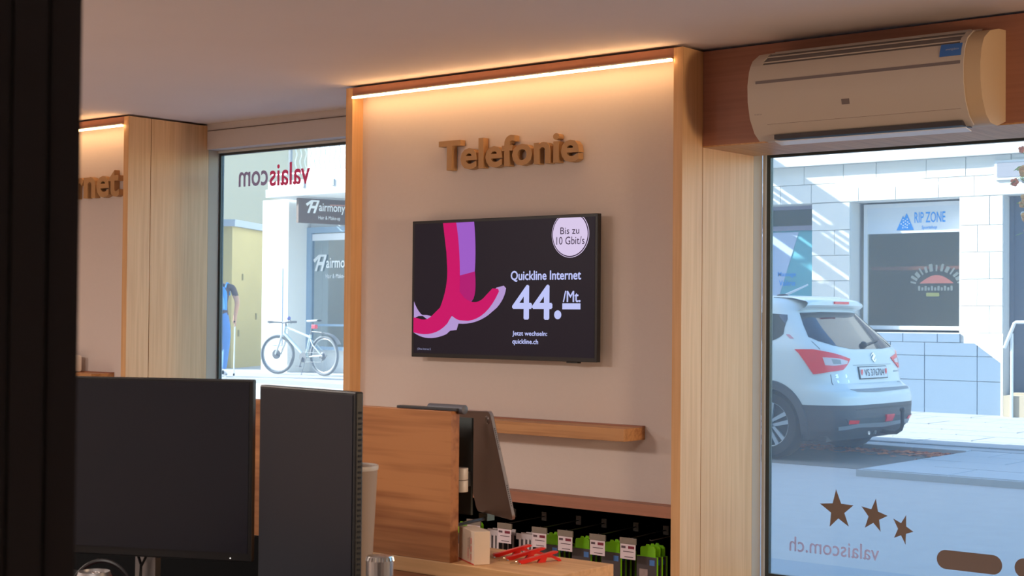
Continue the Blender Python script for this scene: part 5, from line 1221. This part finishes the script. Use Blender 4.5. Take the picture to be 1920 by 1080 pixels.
JEAN = mat('jeans_blue', (96, 142, 206), 0.85, noise=0.12, nscale=14); TOP = mat('top_dark', (104, 88, 86), 0.85, noise=0.1); HAIR = mat('hair_brown', (92, 66, 52), 0.7, noise=0.3, nscale=40)
for m in (JEAN, TOP): body.data.materials.append(m)
for p in body.data.polygons:
    c = p.center+Vector((PX0, PY0, PZ0)); z = c.z-PZ0; r = (c-Vector((PX0, PY0, 0))).dot(rgt); f = (c-Vector((PX0, PY0, 0))).dot(fwd)
    arm = abs(r) > 0.20 and z > 0.86
    if z < 1.04 and not (abs(r) > 0.19 and z > 0.86): p.material_index = 1
    elif z > 1.54: p.material_index = 0
    elif arm and z < 1.34: p.material_index = 0
    elif z >= 1.04: p.material_index = 2
hr = B().sphere(tuple(pw(-0.10, 0.02, 1.765)), 0.118, 18, 12, (0.95, 1.0, 1.12)); hr.obj('hair', HAIR, per, smooth=True)
def foot(r, f, lift, name='shoe'):
    b = B()
    def fn(u, v):
        a = 2*pi*v; w = 0.046*(sin(pi*min(1, u*0.9+0.08)))**0.5; h = 0.075*(1-0.55*u)
        return pw(r+w*cos(a), f-0.09+0.27*u, max(0.004, h*0.5+h*0.5*sin(a))+lift*(1-u))
    b.grid(fn, 12, 12); return b.obj(name, mat('shoe_white', (206, 204, 206), 0.6), per, smooth=True)
foot(0.075, -0.05, 0.03); foot(-0.085, 0.16, 0.0)
HD = mat('hand_skin', (206, 160, 132), 0.6)
for r, f, z in ((0.213, 0.115, 0.915), (-0.234, 0.135, 0.895)):
    b = B(); b.sphere(tuple(pw(r, f, z)), 0.042, 10, 8, (0.6, 0.9, 1.1))
    for k in range(4):
        a = -0.028+0.019*k; b.tube([pw(r, f+a, z-0.02), pw(r+0.012, f+a+0.004, z-0.065-0.006*(k in (1, 2))), pw(r-0.004, f+a+0.006, z-0.085-0.006*(k in (1, 2)))], [0.011, 0.010, 0.008], 6)
    b.tube([pw(r, f+0.03, z+0.01), pw(r-0.01, f+0.058, z-0.02), pw(r-0.016, f+0.058, z-0.045)], [0.012, 0.011, 0.009], 6)
    b.obj('hand', HD, per, smooth=True)
for sx_ in (-0.04, 0.04): B().sphere(tuple(pw(-0.10+sx_*0.85, 0.134, 1.75)), 0.012, 8, 6).obj('eye', mat('eye_dark', (40, 30, 28), 0.3), per)
B().sphere(tuple(pw(-0.10, 0.148, 1.715)), 0.018, 8, 6, (0.8, 1, 1.3)).obj('nose', HD, per, smooth=True)
for sx_ in (-1, 1): B().sphere(tuple(pw(-0.10+0.092*sx_, 0.04, 1.735)), 0.026, 8, 6, (0.5, 0.8, 1.2)).obj('ear', HD, per, smooth=True)
B().box(*(lambda p: (p.x-0.025, p.x+0.025, p.y-0.006, p.y+0.006, p.z-0.006, p.z+0.006))(pw(-0.09, 0.128, 1.672))).obj('mouth', mat('lip', (170, 96, 88), 0.6), per)
bag = root('backpack', tuple(pw(0, -0.16, 1.12)), 'small light blue backpack with pale print on the walker', 'backpack')
BG = mat('bag_blue', (84, 156, 232), 0.7, noise=0.05)
def bagfn(u, v):
    a = 2*pi*u; z = 1.10+0.40*v; w = 0.155*(1-max(0, (v-0.6)/0.4)**2.2*0.55); d = 0.075*(1-0.35*v)*(0.7+0.3*sin(pi*v))
    return pw(w*cos(a)*(abs(cos(a))**-0.35 if abs(cos(a)) > 0.02 else 1)*0.9, -0.175+d*sin(a), z)
b = B(); b.grid(bagfn, 28, 12); b.add([pw(0, -0.175, 1.50)], []); n_ = 29
b.f += [tuple(12*n_+k for k in range(28)), tuple(k for k in range(27, -1, -1))]
b.obj('main_bag', BG, bag, smooth=True)
b = B(); b.grid(lambda u, v: pw(0.115*cos(pi*u)*(1-0.25*v*v), -0.235-0.045*sin(pi*u), 1.12+0.20*v), 14, 6); b.obj('front_pocket', mat('bag_blue_light', (110, 176, 240), 0.7), bag, smooth=True)
B().add([pw(a, -0.283, z) for a, z in ((-0.06, 1.16), (0.06, 1.16), (0.06, 1.26), (-0.06, 1.26))]+[pw(a, -0.277, z) for a, z in ((-0.06, 1.16), (0.06, 1.16), (0.06, 1.26), (-0.06, 1.26))], [(0, 1, 2, 3), (4, 5, 6, 7), (0, 1, 5, 4), (2, 3, 7, 6), (1, 2, 6, 5), (0, 3, 7, 4)]).obj('print_patch', mat('patch_peach', (226, 196, 178), 0.7, noise=0.3, nscale=40), bag)
for s_ in (-1, 1): B().tube([pw(0.10*s_, -0.14, 1.47), pw(0.11*s_, -0.07, 1.555), pw(0.12*s_, 0.06, 1.54), pw(0.12*s_, 0.13, 1.35)], 0.014, 6).obj('strap', BG, bag)
B().tube([pw(-0.03, -0.175, 1.49), pw(-0.02, -0.175, 1.535), pw(0.02, -0.175, 1.535), pw(0.03, -0.175, 1.49)], 0.008, 6).obj('grab_loop', BG, bag)
cane = root('walking_cane', tuple(pw(0.195, 0.16, 0)), 'thin white walking cane in the right hand of the walker', 'cane')
B().tube([pw(0.197, 0.165, 0.004), pw(0.215, 0.118, 0.90)], 0.011, 8).obj('shaft', mat('cane_white', (236, 238, 238), 0.4), cane, smooth=True)
B().tube([pw(0.215, 0.06, 0.905), pw(0.215, 0.118, 0.915), pw(0.215, 0.16, 0.905)], 0.013, 8).obj('handle', BLACK, cane, smooth=True)
B().tube([pw(0.197, 0.165, 0.0), pw(0.198, 0.163, 0.04)], 0.016, 8).obj('rubber_tip', BLACK, cane)
